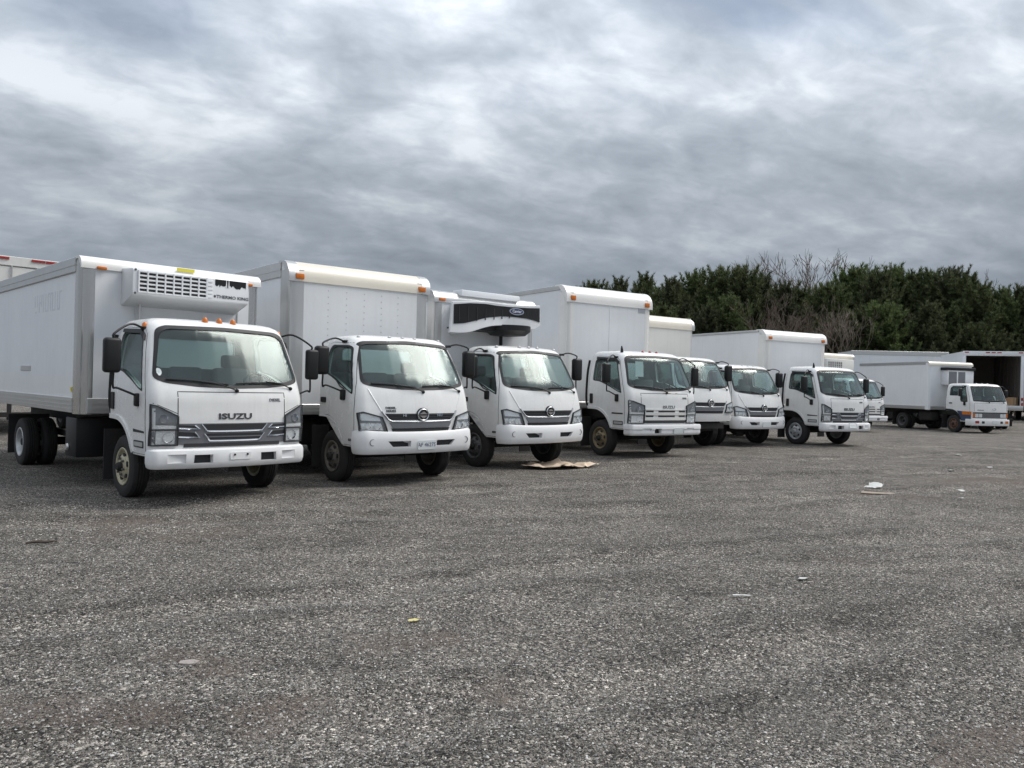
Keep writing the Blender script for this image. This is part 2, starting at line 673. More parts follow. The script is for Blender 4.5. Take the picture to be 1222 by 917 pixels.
gm = np_mesh('ground', vco, quads)
gm.shade_smooth()
m, t, out = new_mat('crushed_gravel')
tc = t.new('ShaderNodeNewGeometry').outputs['Position']
warp = t.new('ShaderNodeVectorMath', {0: tc, 1: t.new('ShaderNodeVectorMath', {0: t.new('ShaderNodeTexNoise', {'Vector': tc, 'Scale': 30., 'Detail': 2.}).outputs['Color'], 3: .02}, operation='SCALE').outputs[0]}, operation='ADD').outputs[0]
v1 = t.new('ShaderNodeTexVoronoi', {'Vector': warp, 'Scale': 92., 'Randomness': 1.})
v2 = t.new('ShaderNodeTexVoronoi', {'Vector': warp, 'Scale': 190., 'Randomness': 1.})
v3 = t.new('ShaderNodeTexVoronoi', {'Vector': warp, 'Scale': 46., 'Randomness': 1.})
s1 = t.new('ShaderNodeSeparateColor', {0: v1.outputs['Color']}).outputs
s2 = t.new('ShaderNodeSeparateColor', {0: v2.outputs['Color']}).outputs
s3 = t.new('ShaderNodeSeparateColor', {0: v3.outputs['Color']}).outputs
big = t.ramp(s1[0], (0, (.014, .014, .014)), (.28, (.044, .043, .042)), (.6, (.125, .121, .116)), (.86, (.30, .29, .28)), (1, (.62, .605, .58)))
fine = t.ramp(s2[0], (0, (.018, .0175, .017)), (.5, (.098, .095, .091)), (1, (.31, .30, .288)))
c = t.mix(t.math('GREATER_THAN', s1[1], .48), fine, big)
lump = t.ramp(s3[0], (0, (.03, .029, .029)), (.7, (.15, .145, .14)), (1, (.40, .388, .37)))
c = t.mix(t.math('GREATER_THAN', s3[1], .90), c, lump)
# fines and dust between the stones: broad tone of the yard
mac = t.noise(tc, .33, 4, .6, .4)
mac2 = t.noise(tc, 1.7, 5, .62, .5)
mac3 = t.noise(t.new('ShaderNodeMapping', {'Vector': tc, 'Rotation': (0, 0, R(-23)), 'Scale': (.25, 1.6, 1)}).outputs[0], .8, 4, .6, .3)
tone = t.math('ADD', t.math('ADD', t.math('MULTIPLY', mac, .30), t.math('MULTIPLY', mac2, .40)), t.math('MULTIPLY', mac3, .38))
c = t.mix(1, c, t.ramp(tone, (.36, (.70, .66, .605)), (.54, (1.20, 1.13, 1.04)), (.70, (1.84, 1.735, 1.60))), 'MULTIPLY')
# dark raked-up clumps, and the wheel tracks: packed paler floor between darker shoulders
sm = t.ramp(t.noise(t.new('ShaderNodeMapping', {'Vector': tc, 'Rotation': (0, 0, R(-23)), 'Scale': (.55, 1.5, 1)}).outputs[0], 2.6, 8, .74, .6), (.52, G(1)), (.66, G(.55)))
c = t.mix(1, c, sm, 'MULTIPLY')
sp = t.new('ShaderNodeSeparateXYZ', {0: tc})
wob = t.math('MULTIPLY', t.math('SUBTRACT', t.noise(tc, 1.1, 3, .6), .5), .35)
trk = None
for off in (-1.2, .55, 4.1, 6.0, 9.5):
    sn = t.math('MULTIPLY', t.math('SINE', t.math('ADD', t.math('MULTIPLY', sp.outputs[0], .33), off)), .5)
    sd = t.math('SUBTRACT', t.math('SUBTRACT', t.math('SUBTRACT', sp.outputs[1], 5.2 + off), t.math('MULTIPLY', sp.outputs[0], .42)), sn)
    sd = t.math('ABSOLUTE', t.math('ADD', sd, wob))
    r_ = t.ramp(sd, (0, G(1.24)), (.20, G(1.16)), (.34, G(.68)), (.52, G(.86)), (.75, G(1)))
    trk = r_ if trk is None else t.mix(1, trk, r_, 'MULTIPLY')
c = t.mix(t.ramp(t.noise(tc, .6, 4, .6), (.38, G(.15)), (.6, G(.9))), c, t.mix(1, c, trk, 'MULTIPLY'))
dust = t.ramp(t.noise(tc, .9, 6, .66, .8), (.58, G(0)), (.72, G(.38)))
c = t.mix(dust, c, (.165, .155, .142, 1))
brown = t.math('MULTIPLY', t.ramp(t.noise(t.new('ShaderNodeMapping', {'Vector': tc, 'Location': (3.1, 1.7, 0)}).outputs[0], .55, 5, .62, .5), (.625, G(0)), (.70, G(.62))), 1.)
for bx_, by_, br_ in ((-1.45, 3.85, .34), (-.92, 3.42, .32), (-1.75, 3.30, .36), (-.35, 4.35, .22), (2.25, 3.35, .36), (1.95, 2.95, .3), (5.4, 11.3, .6), (8.6, 13.6, 1.3), (-3.6, 7.6, .8)):
    dv_ = t.new('ShaderNodeVectorMath', {0: t.new('ShaderNodeVectorMath', {0: tc, 1: (bx_, by_, 0)}, operation='SUBTRACT').outputs[0], 1: (1.0, 1.35, 0)}, operation='MULTIPLY').outputs[0]
    dl_ = t.new('ShaderNodeVectorMath', {0: dv_}, operation='LENGTH').outputs['Value']
    e_ = t.math('ADD', t.math('DIVIDE', dl_, br_), t.math('MULTIPLY', t.math('SUBTRACT', mac2, .5), 5.))
    brown = t.math('MAXIMUM', brown, t.ramp(e_, (.45, G(.58)), (1.1, G(0))))
c = t.mix(brown, c, (.150, .118, .098, 1))
h = t.math('ADD', t.math('MULTIPLY', v1.outputs['Distance'], -.55), t.math('MULTIPLY', v2.outputs['Distance'], -.22))
h = t.math('ADD', h, t.math('MULTIPLY', t.noise(tc, 9., 5, .6), .5))
h = t.math('ADD', h, t.math('MULTIPLY', s1[2], .35))
bp = t.new('ShaderNodeBump', {'Strength': 1.0, 'Distance': .02, 'Height': h})
p = t.new('ShaderNodeBsdfPrincipled', {'Base Color': c, 'Roughness': .88, 'Specular IOR Level': .25, 'Normal': bp.outputs[0]})
t.l.new(p.outputs[0], out.inputs[0])
M['gravel'] = m
gm.materials.append(m)
ground = struct('ground', gm, label='grey crushed gravel surface of the yard')

# loose stones lying on the gravel near the camera
ns = 230000
rng = np.random.default_rng(11)
dep = 1.6 + (rng.random(ns * 2) ** 1.55) * 10.5
lat = (rng.random(ns * 2) * 2 - 1) * (dep * .82 + 1.2)
keep = rng.random(ns * 2) < .5
dep, lat = dep[keep], lat[keep]
ns = len(dep)
size = (.0026 + .0042 * rng.random(ns) ** 2.0) * (1 + (rng.random(ns) < .004) * 1.2)
base = np.array([[1, 0, 0], [0, 1, 0], [-1, 0, 0], [0, -1, 0], [.25, .2, 1], [-.3, -.2, .8], [0, 0, -.7]], float)
tri = np.array([[0, 1, 4], [1, 2, 4], [2, 5, 4], [2, 3, 5], [3, 0, 5], [0, 4, 5]])
th = rng.random(ns) * 6.283
sc = size[:, None] * (0.75 + .5 * rng.random((ns, 3))) * np.array([1.2, 1.0, .85])
jit = base[None] + (rng.random((ns, 7, 3)) - .5) * .6
loc = jit * sc[:, None, :]
cx_, sx_ = np.cos(th)[:, None], np.sin(th)[:, None]
X = loc[:, :, 0] * cx_ - loc[:, :, 1] * sx_ + lat[:, None]
Y = loc[:, :, 0] * sx_ + loc[:, :, 1] * cx_ + dep[:, None]
Z = loc[:, :, 2] + (terrain(lat, dep) + relief(lat, dep))[:, None] + .001
sv = np.stack([X, Y, Z], -1).reshape(-1, 3)
sf = (tri[None] + (np.arange(ns) * 7)[:, None, None]).reshape(-1, 3)
sm_ = np_mesh('stones', sv, sf)
at = sm_.attributes.new('tone', 'FLOAT', 'FACE')
at.data.foreach_set('value', np.repeat(rng.random(ns), 6).astype(np.float32))
m, t, out = new_mat('loose_stone')
a = t.new('ShaderNodeAttribute', attribute_name='tone')
cc = t.ramp(a.outputs['Fac'], (0, (.02, .02, .02)), (.35, (.075, .073, .07)), (.7, (.19, .184, .176)), (.92, (.36, .35, .335)), (1, (.58, .57, .55)))
p = t.new('ShaderNodeBsdfPrincipled', {'Base Color': cc, 'Roughness': .85, 'Specular IOR Level': .3})
t.l.new(p.outputs[0], out.inputs[0])
sm_.materials.append(m)
struct('loose_gravel', sm_, 'stuff', label='loose angular stones scattered over the gravel yard')
# ================================================================== cab-over trucks
# truck frame: x forward, y to the truck's left, z up; origin on the ground under the front axle
def outline(xf, xb, w, bow, rcx, rcy, rb=.07):
    """plan of the cab at one height, counter-clockwise from the front centre to the left and round"""
    half = []
    ys_ = [0, .25, .5, .75, .9, 1.0]
    y1 = w - rcy
    for f in ys_:
        half.append((xf - bow * (f * y1 / w) ** 2, f * y1))
    x0 = half[-1][0]
    for i in range(1, 7):
        a = math.pi / 2 * i / 6
        half.append((x0 - rcx * (1 - math.cos(a)), y1 + rcy * math.sin(a)))
    x1 = half[-1][0]
    for f in (.2, .4, .6, .8):
        half.append((x1 + (xb + rb - x1) * f, w))
    for i in range(0, 5):
        a = math.pi / 2 * i / 4
        half.append((xb + rb - rb * math.sin(a), w - rb + rb * math.cos(a)))
    for f in (.6, .3, 0):
        half.append((xb, (w - rb) * f))
    other = [(x, -y) for x, y in half[1:-1]][::-1]
    return half + other


def loft(levels, shrink=0., zlo=None, zhi=None):
    keys = np.array(levels, float)
    lv = []
    for a, b in zip(keys, keys[1:]):
        k = max(1, int(abs(b[0] - a[0]) / .07))
        lv += [a + (b - a) * i / k for i in range(k)]
    lv.append(keys[-1])
    if zlo is not None:
        lv = [l for l in lv if zlo <= l[0] <= zhi]
    bm = bmesh.new()
    rings = []
    for z, xf, xb, w_, bow, rcx, rcy in lv:
        o = outline(xf - shrink, xb + shrink, w_ - shrink, bow, rcx, rcy, .07 if w_ > .3 else .03)
        rings.append([bm.verts.new((x, y, z)) for x, y in o])
    for A, B in zip(rings, rings[1:]):
        k = len(A)
        for j in range(k):
            bm.faces.new((A[j], A[(j + 1) % k], B[(j + 1) % k], B[j]))
    bm.faces.new(rings[0][::-1])
    bm.faces.new(rings[-1])
    bmesh.ops.recalc_face_normals(bm, faces=bm.faces)
    return bm


def mir(poly):
    return [(-u, v) for u, v in poly][::-1]


def sweep(path, prof, mat, bev=0):
    """path: plan points (x,y); prof: closed list of (outward offset, z)"""
    P = [Vector(p) for p in path]
    bm = bmesh.new()
    rows = []
    for i, p in enumerate(P):
        t_ = (P[min(i + 1, len(P) - 1)] - P[max(i - 1, 0)]).normalized()
        nn = Vector((t_.y, -t_.x))
        rows.append([bm.verts.new((p.x + nn.x * d, p.y + nn.y * d, z)) for d, z in prof])
    k = len(prof)
    for A, B in zip(rows, rows[1:]):
        for j in range(k):
            bm.faces.new((A[j], A[(j + 1) % k], B[(j + 1) % k], B[j]))
    bm.faces.new(rows[0])
    bm.faces.new(rows[-1][::-1])
    bmesh.ops.recalc_face_normals(bm, faces=bm.faces)
    return bm


def to_bm(me):
    bm = bmesh.new()
    bm.from_mesh(me)
    return bm


def bumper_path(xc, xk, xe, w, rc=.16):
    """front centre xc, corner xk, end of the return xe, half width w"""
    pts = [(xe, -w)]
    n = 7
    y1 = w - rc
    x_at = lambda y: xc - (xc - xk) * (abs(y) / y1) ** 2 * .55
    x0 = x_at(y1)
    for i in range(n):
        a = math.pi / 2 * (1 - i / (n - 1))
        pts.append((x0 - rc * 1.1 * (1 - math.cos(a)), -y1 - rc * math.sin(a)))
    for i in range(1, 16):
        y = -y1 + 2 * y1 * i / 16
        pts.append((x_at(y), y))
    for i in range(n):
        a = math.pi / 2 * i / (n - 1)
        pts.append((x0 - rc * 1.1 * (1 - math.cos(a)), y1 + rc * math.sin(a)))
    pts.append((xe, w))
    return pts


def seam_loop(S, ax, poly, w_=.009, out=.0025):
    return S.strip(ax, poly + [poly[0]], w_, out, M['seam'])


def headlight(S, poly, s, pieces, y_in=0):
    """poly for the truck's left lamp in (y,z) with y>0; s=+1 left, -1 right"""
    pl = poly if s > 0 else mir(poly)
    kids = []
    for q in pieces:
        if q[0] == 'bowl':
            _, u, v, r = q
            c = S.co('x', u * s, v, -.034)
            kids.append(N('reflector', lathe_mesh([(-.01, r * .35), (.0, r * .45), (.025, r * .8), (.05, r), (.056, r), (.05, r * .93), (.02, r * .6), (.012, r * .25), (.03, .012), (.031, .001)], M['chrome'], 'x', 20, c), [N('bulb', lathe_mesh([(.0, .004), (.012, .016), (.03, .016), (.036, .002)], M['lamp_dark'], 'x', 10, c))]))
        elif q[0] == 'facet':
            _, pp, mt = q
            p2 = pp if s > 0 else mir(pp)
            kids.append(N('reflector', S.panel('x', p2, .009, .002, M[mt], .05, 12)))
    kids.append(N('lens', S.panel('x', pl, .029, .025, M['lens'], .05)))
    rim = pl + [pl[0]]
    kids.append(N('trim', S.strip('x', rim, .012, .031, M['seam'])))
    return N('headlight', S.panel('x', pl, .004, -.03, M['lamp_dark'], .05), kids)


def wiper(S, pivot, tip, blade_a, blade_b, off=.03):
    arm = smooth_path([S.co('x', *pivot, .012), S.co('x', *((pivot[0] * .5 + tip[0] * .5), (pivot[1] * .5 + tip[1] * .5 + .012)), off + .018), S.co('x', *tip, off)], 5)
    k = 8
    bl = [S.co('x', blade_a[0] + (blade_b[0] - blade_a[0]) * i / k, blade_a[1] + (blade_b[1] - blade_a[1]) * i / k + .010 * math.sin(math.pi * i / k), .016) for i in range(k + 1)]
    piv = S.co('x', *pivot, .0)
    return N('wiper', tube_mesh(arm, .0085, M['black'], 6), [N('blade', tube_mesh(bl, .010, M['seal'], 6)), N('pivot', lathe_mesh([(-.01, .024), (.02, .022), (.03, .012)], M['black'], 'x', 12, piv))])


def mirror(base_hi, base_lo, hc, size, s, arm_r=.013, lower_base=True, extra=None):
    """hc: housing centre; s: side sign"""
    x, y, z = hc
    dx, dy, dz = size
    bm = bmesh.new()
    add_box(bm, (x - dx / 2, y - dy / 2, z - dz / 2), (x + dx / 2, y + dy / 2, z + dz / 2), min(dx, dy) * .34, 3)
    house = finish(bm, M['black'], 50)
    gl = box_mesh((x - dx / 2 - .002, y - dy * .40, z - dz * .43), (x - dx / 2 + .004, y + dy * .40, z + dz * .43), M['chrome'], .0)
    # the arm: from the roof edge out, down behind the housing and back to the door
    xo = x - dx / 2 - .0
    yo = y - s * dy * .12
    up = smooth_path([base_hi, (base_hi[0] * .6 + x * .4, base_hi[1] * .55 + yo * .45, base_hi[2] + .035), (x, yo, z + dz / 2 + .05), (x, yo, z + dz / 2 - .02)], 6)
    lo = smooth_path([(x, yo, z - dz / 2 + .02), (x, yo, z - dz / 2 - .16), (x * .8 + base_lo[0] * .2, yo * .8 + base_lo[1] * .2, base_lo[2] + .09), base_lo], 6)
    bs = box_mesh((base_lo[0] - .045, min(base_lo[1] + s * .035, base_lo[1] - s * .03), base_lo[2] - .12), (base_lo[0] + .045, max(base_lo[1] + s * .035, base_lo[1] - s * .03), base_lo[2] + .035), M['black'], .02)
    bh = box_mesh((base_hi[0] - .05, min(base_hi[1] + s * .02, base_hi[1] - s * .03), base_hi[2] - .02), (base_hi[0] + .05, max(base_hi[1] + s * .02, base_hi[1] - s * .03), base_hi[2] + .02), M['black'], .008)
    return N('mirror', house, [N('arm', tube_mesh(up, arm_r, M['black'])), N('arm', tube_mesh(lo, arm_r, M['black'])), N('mirror_glass', gl), N('bracket', bs), N('bracket', bh)])


def seats():
    ks = []
    for yc, wd in ((-.62, .40), (-.10, .42), (.52, .5)):
        bm = bmesh.new()
        add_box(bm, (-.20, yc - wd / 2, .98), (.30, yc + wd / 2, 1.16), .05)
        add_box(bm, (-.34, yc - wd / 2, 1.05), (-.18, yc + wd / 2, 1.62), .05)
        if abs(yc) > .2:
            add_box(bm, (-.33, yc - .13, 1.62), (-.22, yc + .13, 1.80), .04)
        ks.append(N('seat', finish(bm, M['seat'], 50)))
    return ks


def dash(xf):
    ring = [(xf - .42 + .10 * math.cos(a), .52 + .21 * math.sin(a), 1.42 + .19 * math.cos(a)) for a in [2 * math.pi * i / 24 for i in range(24)]]
    # the wheel leans back like a bus wheel
    ring = [(xf - .40 - .12 * math.cos(2 * math.pi * i / 24), .52 + .21 * math.sin(2 * math.pi * i / 24), 1.40 + .15 * math.cos(2 * math.pi * i / 24)) for i in range(24)]
    bm = bmesh.new()
    add_tube(bm, ring, .014, 6, True)
    for a in (.3, 2.1, 4.2):
        add_tube(bm, [(xf - .40, .52, 1.40), (xf - .40 - .12 * math.cos(a), .52 + .21 * math.sin(a), 1.40 + .15 * math.cos(a))], .012, 6)
    add_tube(bm, [(xf - .40, .52, 1.40), (xf - .22, .52, 1.18)], .03, 8)
    prof = [(xf - .30, 1.02), (xf - .12, 1.02), (xf - .10, 1.28), (xf - .14, 1.335), (xf - .30, 1.36), (xf - .36, 1.30), (xf - .33, 1.15)]
    return [N('dashboard', prism_mesh(prof, 'y', -.86, .86, M['interior'], .015)), N('steering_wheel', finish(bm, M['black'], 50))]


def make_cab(levels, ws, sw, door, arch, hood_z, xf_in, roof_lamps, rear_win=True):
    """shell, glass and doors common to all the cabs. returns (Surf, parts)"""
    bm0 = loft(levels)
    S = Surf(bm0)
    shell = finish(bm0, M['paint'], 35)
    zt = max(l[0] for l in levels)
    cav = finish(loft(levels, .055, .98, zt - .075), M['interior'], 35)
    bmc = bmesh.new()
    add_prism(bmc, ws, 'x', .1, 2.0)
    wcut = finish(bmc, M['paint'])
    shell.materials.append(M['interior'])
    cav.materials.clear()
    cav.materials.append(M['paint'])
    cav.materials.append(M['interior'])
    cav.polygons.foreach_set('material_index', [1] * len(cav.polygons))
    cuts = [cav, wcut]
    for a, b in ((-1.6, -.5), (.5, 1.6)):
        bmc = bmesh.new()
        add_prism(bmc, sw, 'y', a, b)
        cuts.append(finish(bmc, M['paint']))
    rw = round_poly([(-.62, 1.60), (.62, 1.60), (.62, 1.98), (-.62, 1.98)], .07)
    bmc = bmesh.new()
    add_prism(bmc, rw, 'x', -1.0, -.30)
    cuts.append(finish(bmc, M['paint']))
    bmc = bmesh.new()
    add_prism(bmc, arch, 'y', -2, 2)
    cuts.append(finish(bmc, M['paint']))
    body = boolean(shell, cuts)
    while len(body.materials) > 2:
        body.materials.pop()
    parts = [N('cab_body', body)]
    # glass
    c = (sum(p[0] for p in ws) / len(ws), sum(p[1] for p in ws) / len(ws))

    def scaled(poly, du, c):
        out_ = []
        for u, v in poly:
            d = Vector((u - c[0], v - c[1]))
            out_.append((u + du * (1 if u > c[0] else -1) * min(1, abs(d.x) / .3), v + du * (1 if v > c[1] else -1) * min(1, abs(d.y) / .15)))
        return out_
    wsb = scaled(ws, .012, c)
    wsi = scaled(ws, -.028, c)
    parts.append(N('windshield', S.panel('x', scaled(ws, .004, c), -.006, -.011, M['glass'], .06),
                   [N('seal', S.ring('x', wsb, wsi, .004, M['seal']))]))
    parts.append(N('rear_window', prism_mesh(rw, 'x', -.395, -.390, M['glass_side']), ))
    for s in (-1, 1):
        ax = '-y' if s < 0 else '+y'
        d = S.panel(ax, door, .007, -.008, M['paint'], .08)
        bmc = bmesh.new()
        add_prism(bmc, sw, 'y', -1.6 if s < 0 else .4, -.4 if s < 0 else 1.6)
        d = boolean(d, [finish(bmc, M['paint'])])
        cs = (sum(p[0] for p in sw) / len(sw), sum(p[1] for p in sw) / len(sw))
        kids = [N('window_pane', S.panel(ax, scaled(sw, .004, cs), -.008, -.013, M['glass_side'], .08)),
                N('window_seal', S.ring(ax, scaled(sw, .010, cs), scaled(sw, -.018, cs), .010, M['seal'])),
                N('gap', seam_loop(S, ax, door, .014, .002))]
        parts.append(N('door', d, kids))
    parts += seats() + dash(xf_in)
    parts.append(N('cab_floor', box_mesh((-.38, -.90, .955), (.80, .90, .985), M['interior'])))
    return S, parts


def roof_lamp_set(S, ys_, xr, mat, r=.035, h=.05):
    out_ = []
    for y in ys_:
        x_ = xr - .10 * (abs(y) / .85) ** 2
        p_, n_ = S.hit('z', x_, y)
        out_.append(N('roof_lamp', lathe_mesh([(-.02, r * 1.1), (.006, r * 1.1), (.008, r), (h * .7, r * .85), (h, r * .45), (h + .002, .002)], M[mat], 'z', 12, p_)))
    return out_


ARCH = [(-.7, .2), (-.7, .95), (-.22, .95)] + [(-.14 + .53 * math.cos(a), .42 + .53 * math.sin(a)) for a in [R(85 - 9 * i) for i in range(10)]] + [(.385, .2)]
LIP = [(-.41, .955), (-.22, .955)] + [(-.14 + .53 * math.cos(a), .42 + .53 * math.sin(a)) for a in [R(85 - 6.8 * i) for i in range(11)]]


def lip_panels(S, mat, width=.055, out=.022):
    r = []
    for ax in ('-y', '+y'):
        P = [Vector(p) for p in LIP]
        up = []
        for i, p in enumerate(P):
            t_ = (P[min(i + 1, len(P) - 1)] - P[max(i - 1, 0)]).normalized()
            up.append(p + Vector((-t_.y, t_.x)) * width)
        poly = [tuple(p) for p in P] + [tuple(p) for p in up[::-1]]
        r.append(N('wheel_arch', S.panel(ax, poly, out, -.01, mat, .06)))
    return r


def door_bits(S, handle, lamp=None, stripe=None, badge=None):
    r = []
    for ax in ('-y', '+y'):
        r.append(N('door_handle', S.panel(ax, round_poly(handle, .02), .024, -.002, M['black'], .1)))
        if lamp:
            (a, b, c_, d) = lamp
            r.append(N('side_lamp', S.panel(ax, round_poly([(a, b), (c_, b), (c_, d), (a, d)], .012), .014, -.002, M['seam'], .1),
                       [N('lens', S.panel(ax, round_poly([(a + .03, b + .015), (c_ - .015, b + .015), (c_ - .015, d - .015), (a + .03, d - .015)], .01), .020, .012, M['clear_lamp'], .1))]))
        if stripe:
            r.append(N('trim_strip', S.panel(ax, stripe, .012, -.002, M['seam'], .1)))
    return r


# ------------------------------------------------------------------ type A / C : square Japanese cab
LV_A = [(.56, 1.000, -.42, .945, .10, .10, .10), (.64, 1.020, -.42, .958, .10, .12, .11), (.95, 1.035, -.42, .970, .10, .13, .12),
        (1.25, 1.020, -.42, .974, .11, .15, .14), (1.36, .990, -.42, .970, .12, .16, .15), (1.50, .930, -.42, .960, .12, .16, .15),
        (1.80, .800, -.42, .917, .12, .16, .15), (2.02, .700, -.415, .875, .12, .16, .15), (2.09, .655, -.41, .855, .12, .16, .15),
        (2.14, .600, -.40, .830, .12, .16, .15), (2.175, .515, -.385, .785, .12, .16, .15), (2.197, .40, -.36, .70, .10, .15, .15), (2.212, .22, -.30, .50, .06, .12, .12)]
WS_A = round_poly([(-.905, 1.475), (-.78, 1.425), (-.42, 1.385), (0, 1.372), (.42, 1.385), (.78, 1.425), (.905, 1.475), (.80, 2.035), (.70, 2.085), (0, 2.100), (-.70, 2.085), (-.80, 2.035)],
                  [.10, .08, .05, .05, .05, .08, .10, .06, .06, .05, .06, .06], 3)
SW_A = round_poly([(-.24, 1.57), (.02, 1.545), (.30, 1.455), (.58, 1.345), (.70, 1.315), (.655, 1.48), (.47, 1.955), (.40, 2.01), (-.16, 2.04), (-.24, 1.98)], [.05, .08, .08, .05, .03, .03, .06, .06, .05, .05], 3)
DOOR_A = [(-.355, .99), (-.20, .99)] + [(-.14 + .575 * math.cos(a), .42 + .575 * math.sin(a)) for a in [R(83 - 7.2 * i) for i in range(10)]] + \
         [(.42, .585), (.80, .585), (.80, 1.20), (.775, 1.33), (.715, 1.50), (.52, 1.985), (.43, 2.055), (-.18, 2.085), (-.30, 2.06), (-.355, 2.0)]


def bumper_A(kind):
    xk, w_ = (.93, .965) if kind == 'A' else (1.0, 1.0)
    z0, z1 = (.425, .655) if kind == 'A' else (.455, .675)
    path = bumper_path(1.115 if kind == 'A' else 1.13, xk, .84, w_, .10 if kind == 'A' else .07)
    if kind == 'A':
        prof = [(-.06, z0 + .01), (-.02, z0), (.0, z0 + .02), (.012, z0 + .07), (.012, z1 - .06), (.0, z1 - .02), (-.03, z1), (-.09, z1)]
    else:
        prof = [(-.06, z0 + .01), (-.02, z0), (.0, z0 + .015), (.012, z0 + .05), (.006, z0 + .11), (.022, z0 + .125), (.022, z1 - .03), (.008, z1), (-.09, z1)]
    bm = sweep(path, prof, None)
    SB = Surf(bm)
    me = finish(bm, M['plastic_white'], 40)
    cuts = []
    pocket = []
    if kind == 'A':
        slots = [(.30, .52, .485, .585, 'dark')]
        shallow = [(.60, .80, .495, .595)]
    else:
        slots = [(.24, .42, .50, .595, 'dark')]
        shallow = [(.50, .72, .545, .60)]
    for s in (-1, 1):
        for a, b, c_, d, _ in slots:
            pl = [(s * a, c_), (s * b, c_), (s * (b - .01), d), (s * a, d)]
            bmc = bmesh.new()
            add_prism(bmc, pl, 'x', 1.02, 1.3)
            cuts.append(finish(bmc, M['plastic_white']))
            pocket.append(N('pocket', prism_mesh([(s * (a - .01), c_ - .01), (s * (b + .01), c_ - .01), (s * (b + .01), d + .01), (s * (a - .01), d + .01)], 'x', 1.0, 1.03, M['seam'])))
        for a, b, c_, d in shallow:
            pl = [(s * a, c_), (s * b, c_), (s * b, d), (s * a, d)]
            xs_ = SB.co('x', s * (a + b) / 2, (c_ + d) / 2).x
            bmc = bmesh.new()
            add_prism(bmc, pl, 'x', xs_ - .022, xs_ + .2)
            cuts.append(finish(bmc, M['plastic_white']))
    me = boolean(me, cuts)
    me.materials.clear()
    me.materials.append(M['plastic_white'])
    return SB, N('bumper', me, pocket)


def plate(SB, u, v, w_, h_, text, ax='x'):
    kids = []
    me = SB.panel(ax, round_poly([(u - w_ / 2, v - h_ / 2), (u + w_ / 2, v - h_ / 2), (u + w_ / 2, v + h_ / 2), (u - w_ / 2, v + h_ / 2)], .012, 2), .016, .006, M['paper'], .5)
    if text:
        S2 = Surf(to_bm(me))
        kids.append(N('lettering', S2.text(ax, text, h_ * .62, u, v, M['navy'], 1.0, .002)))
    return N('license_plate', me, kids)


def slot(S, poly, mat='seam', out=.006):
    return N('grille_slot', S.panel('x', poly, out, -.01, M[mat], .08))


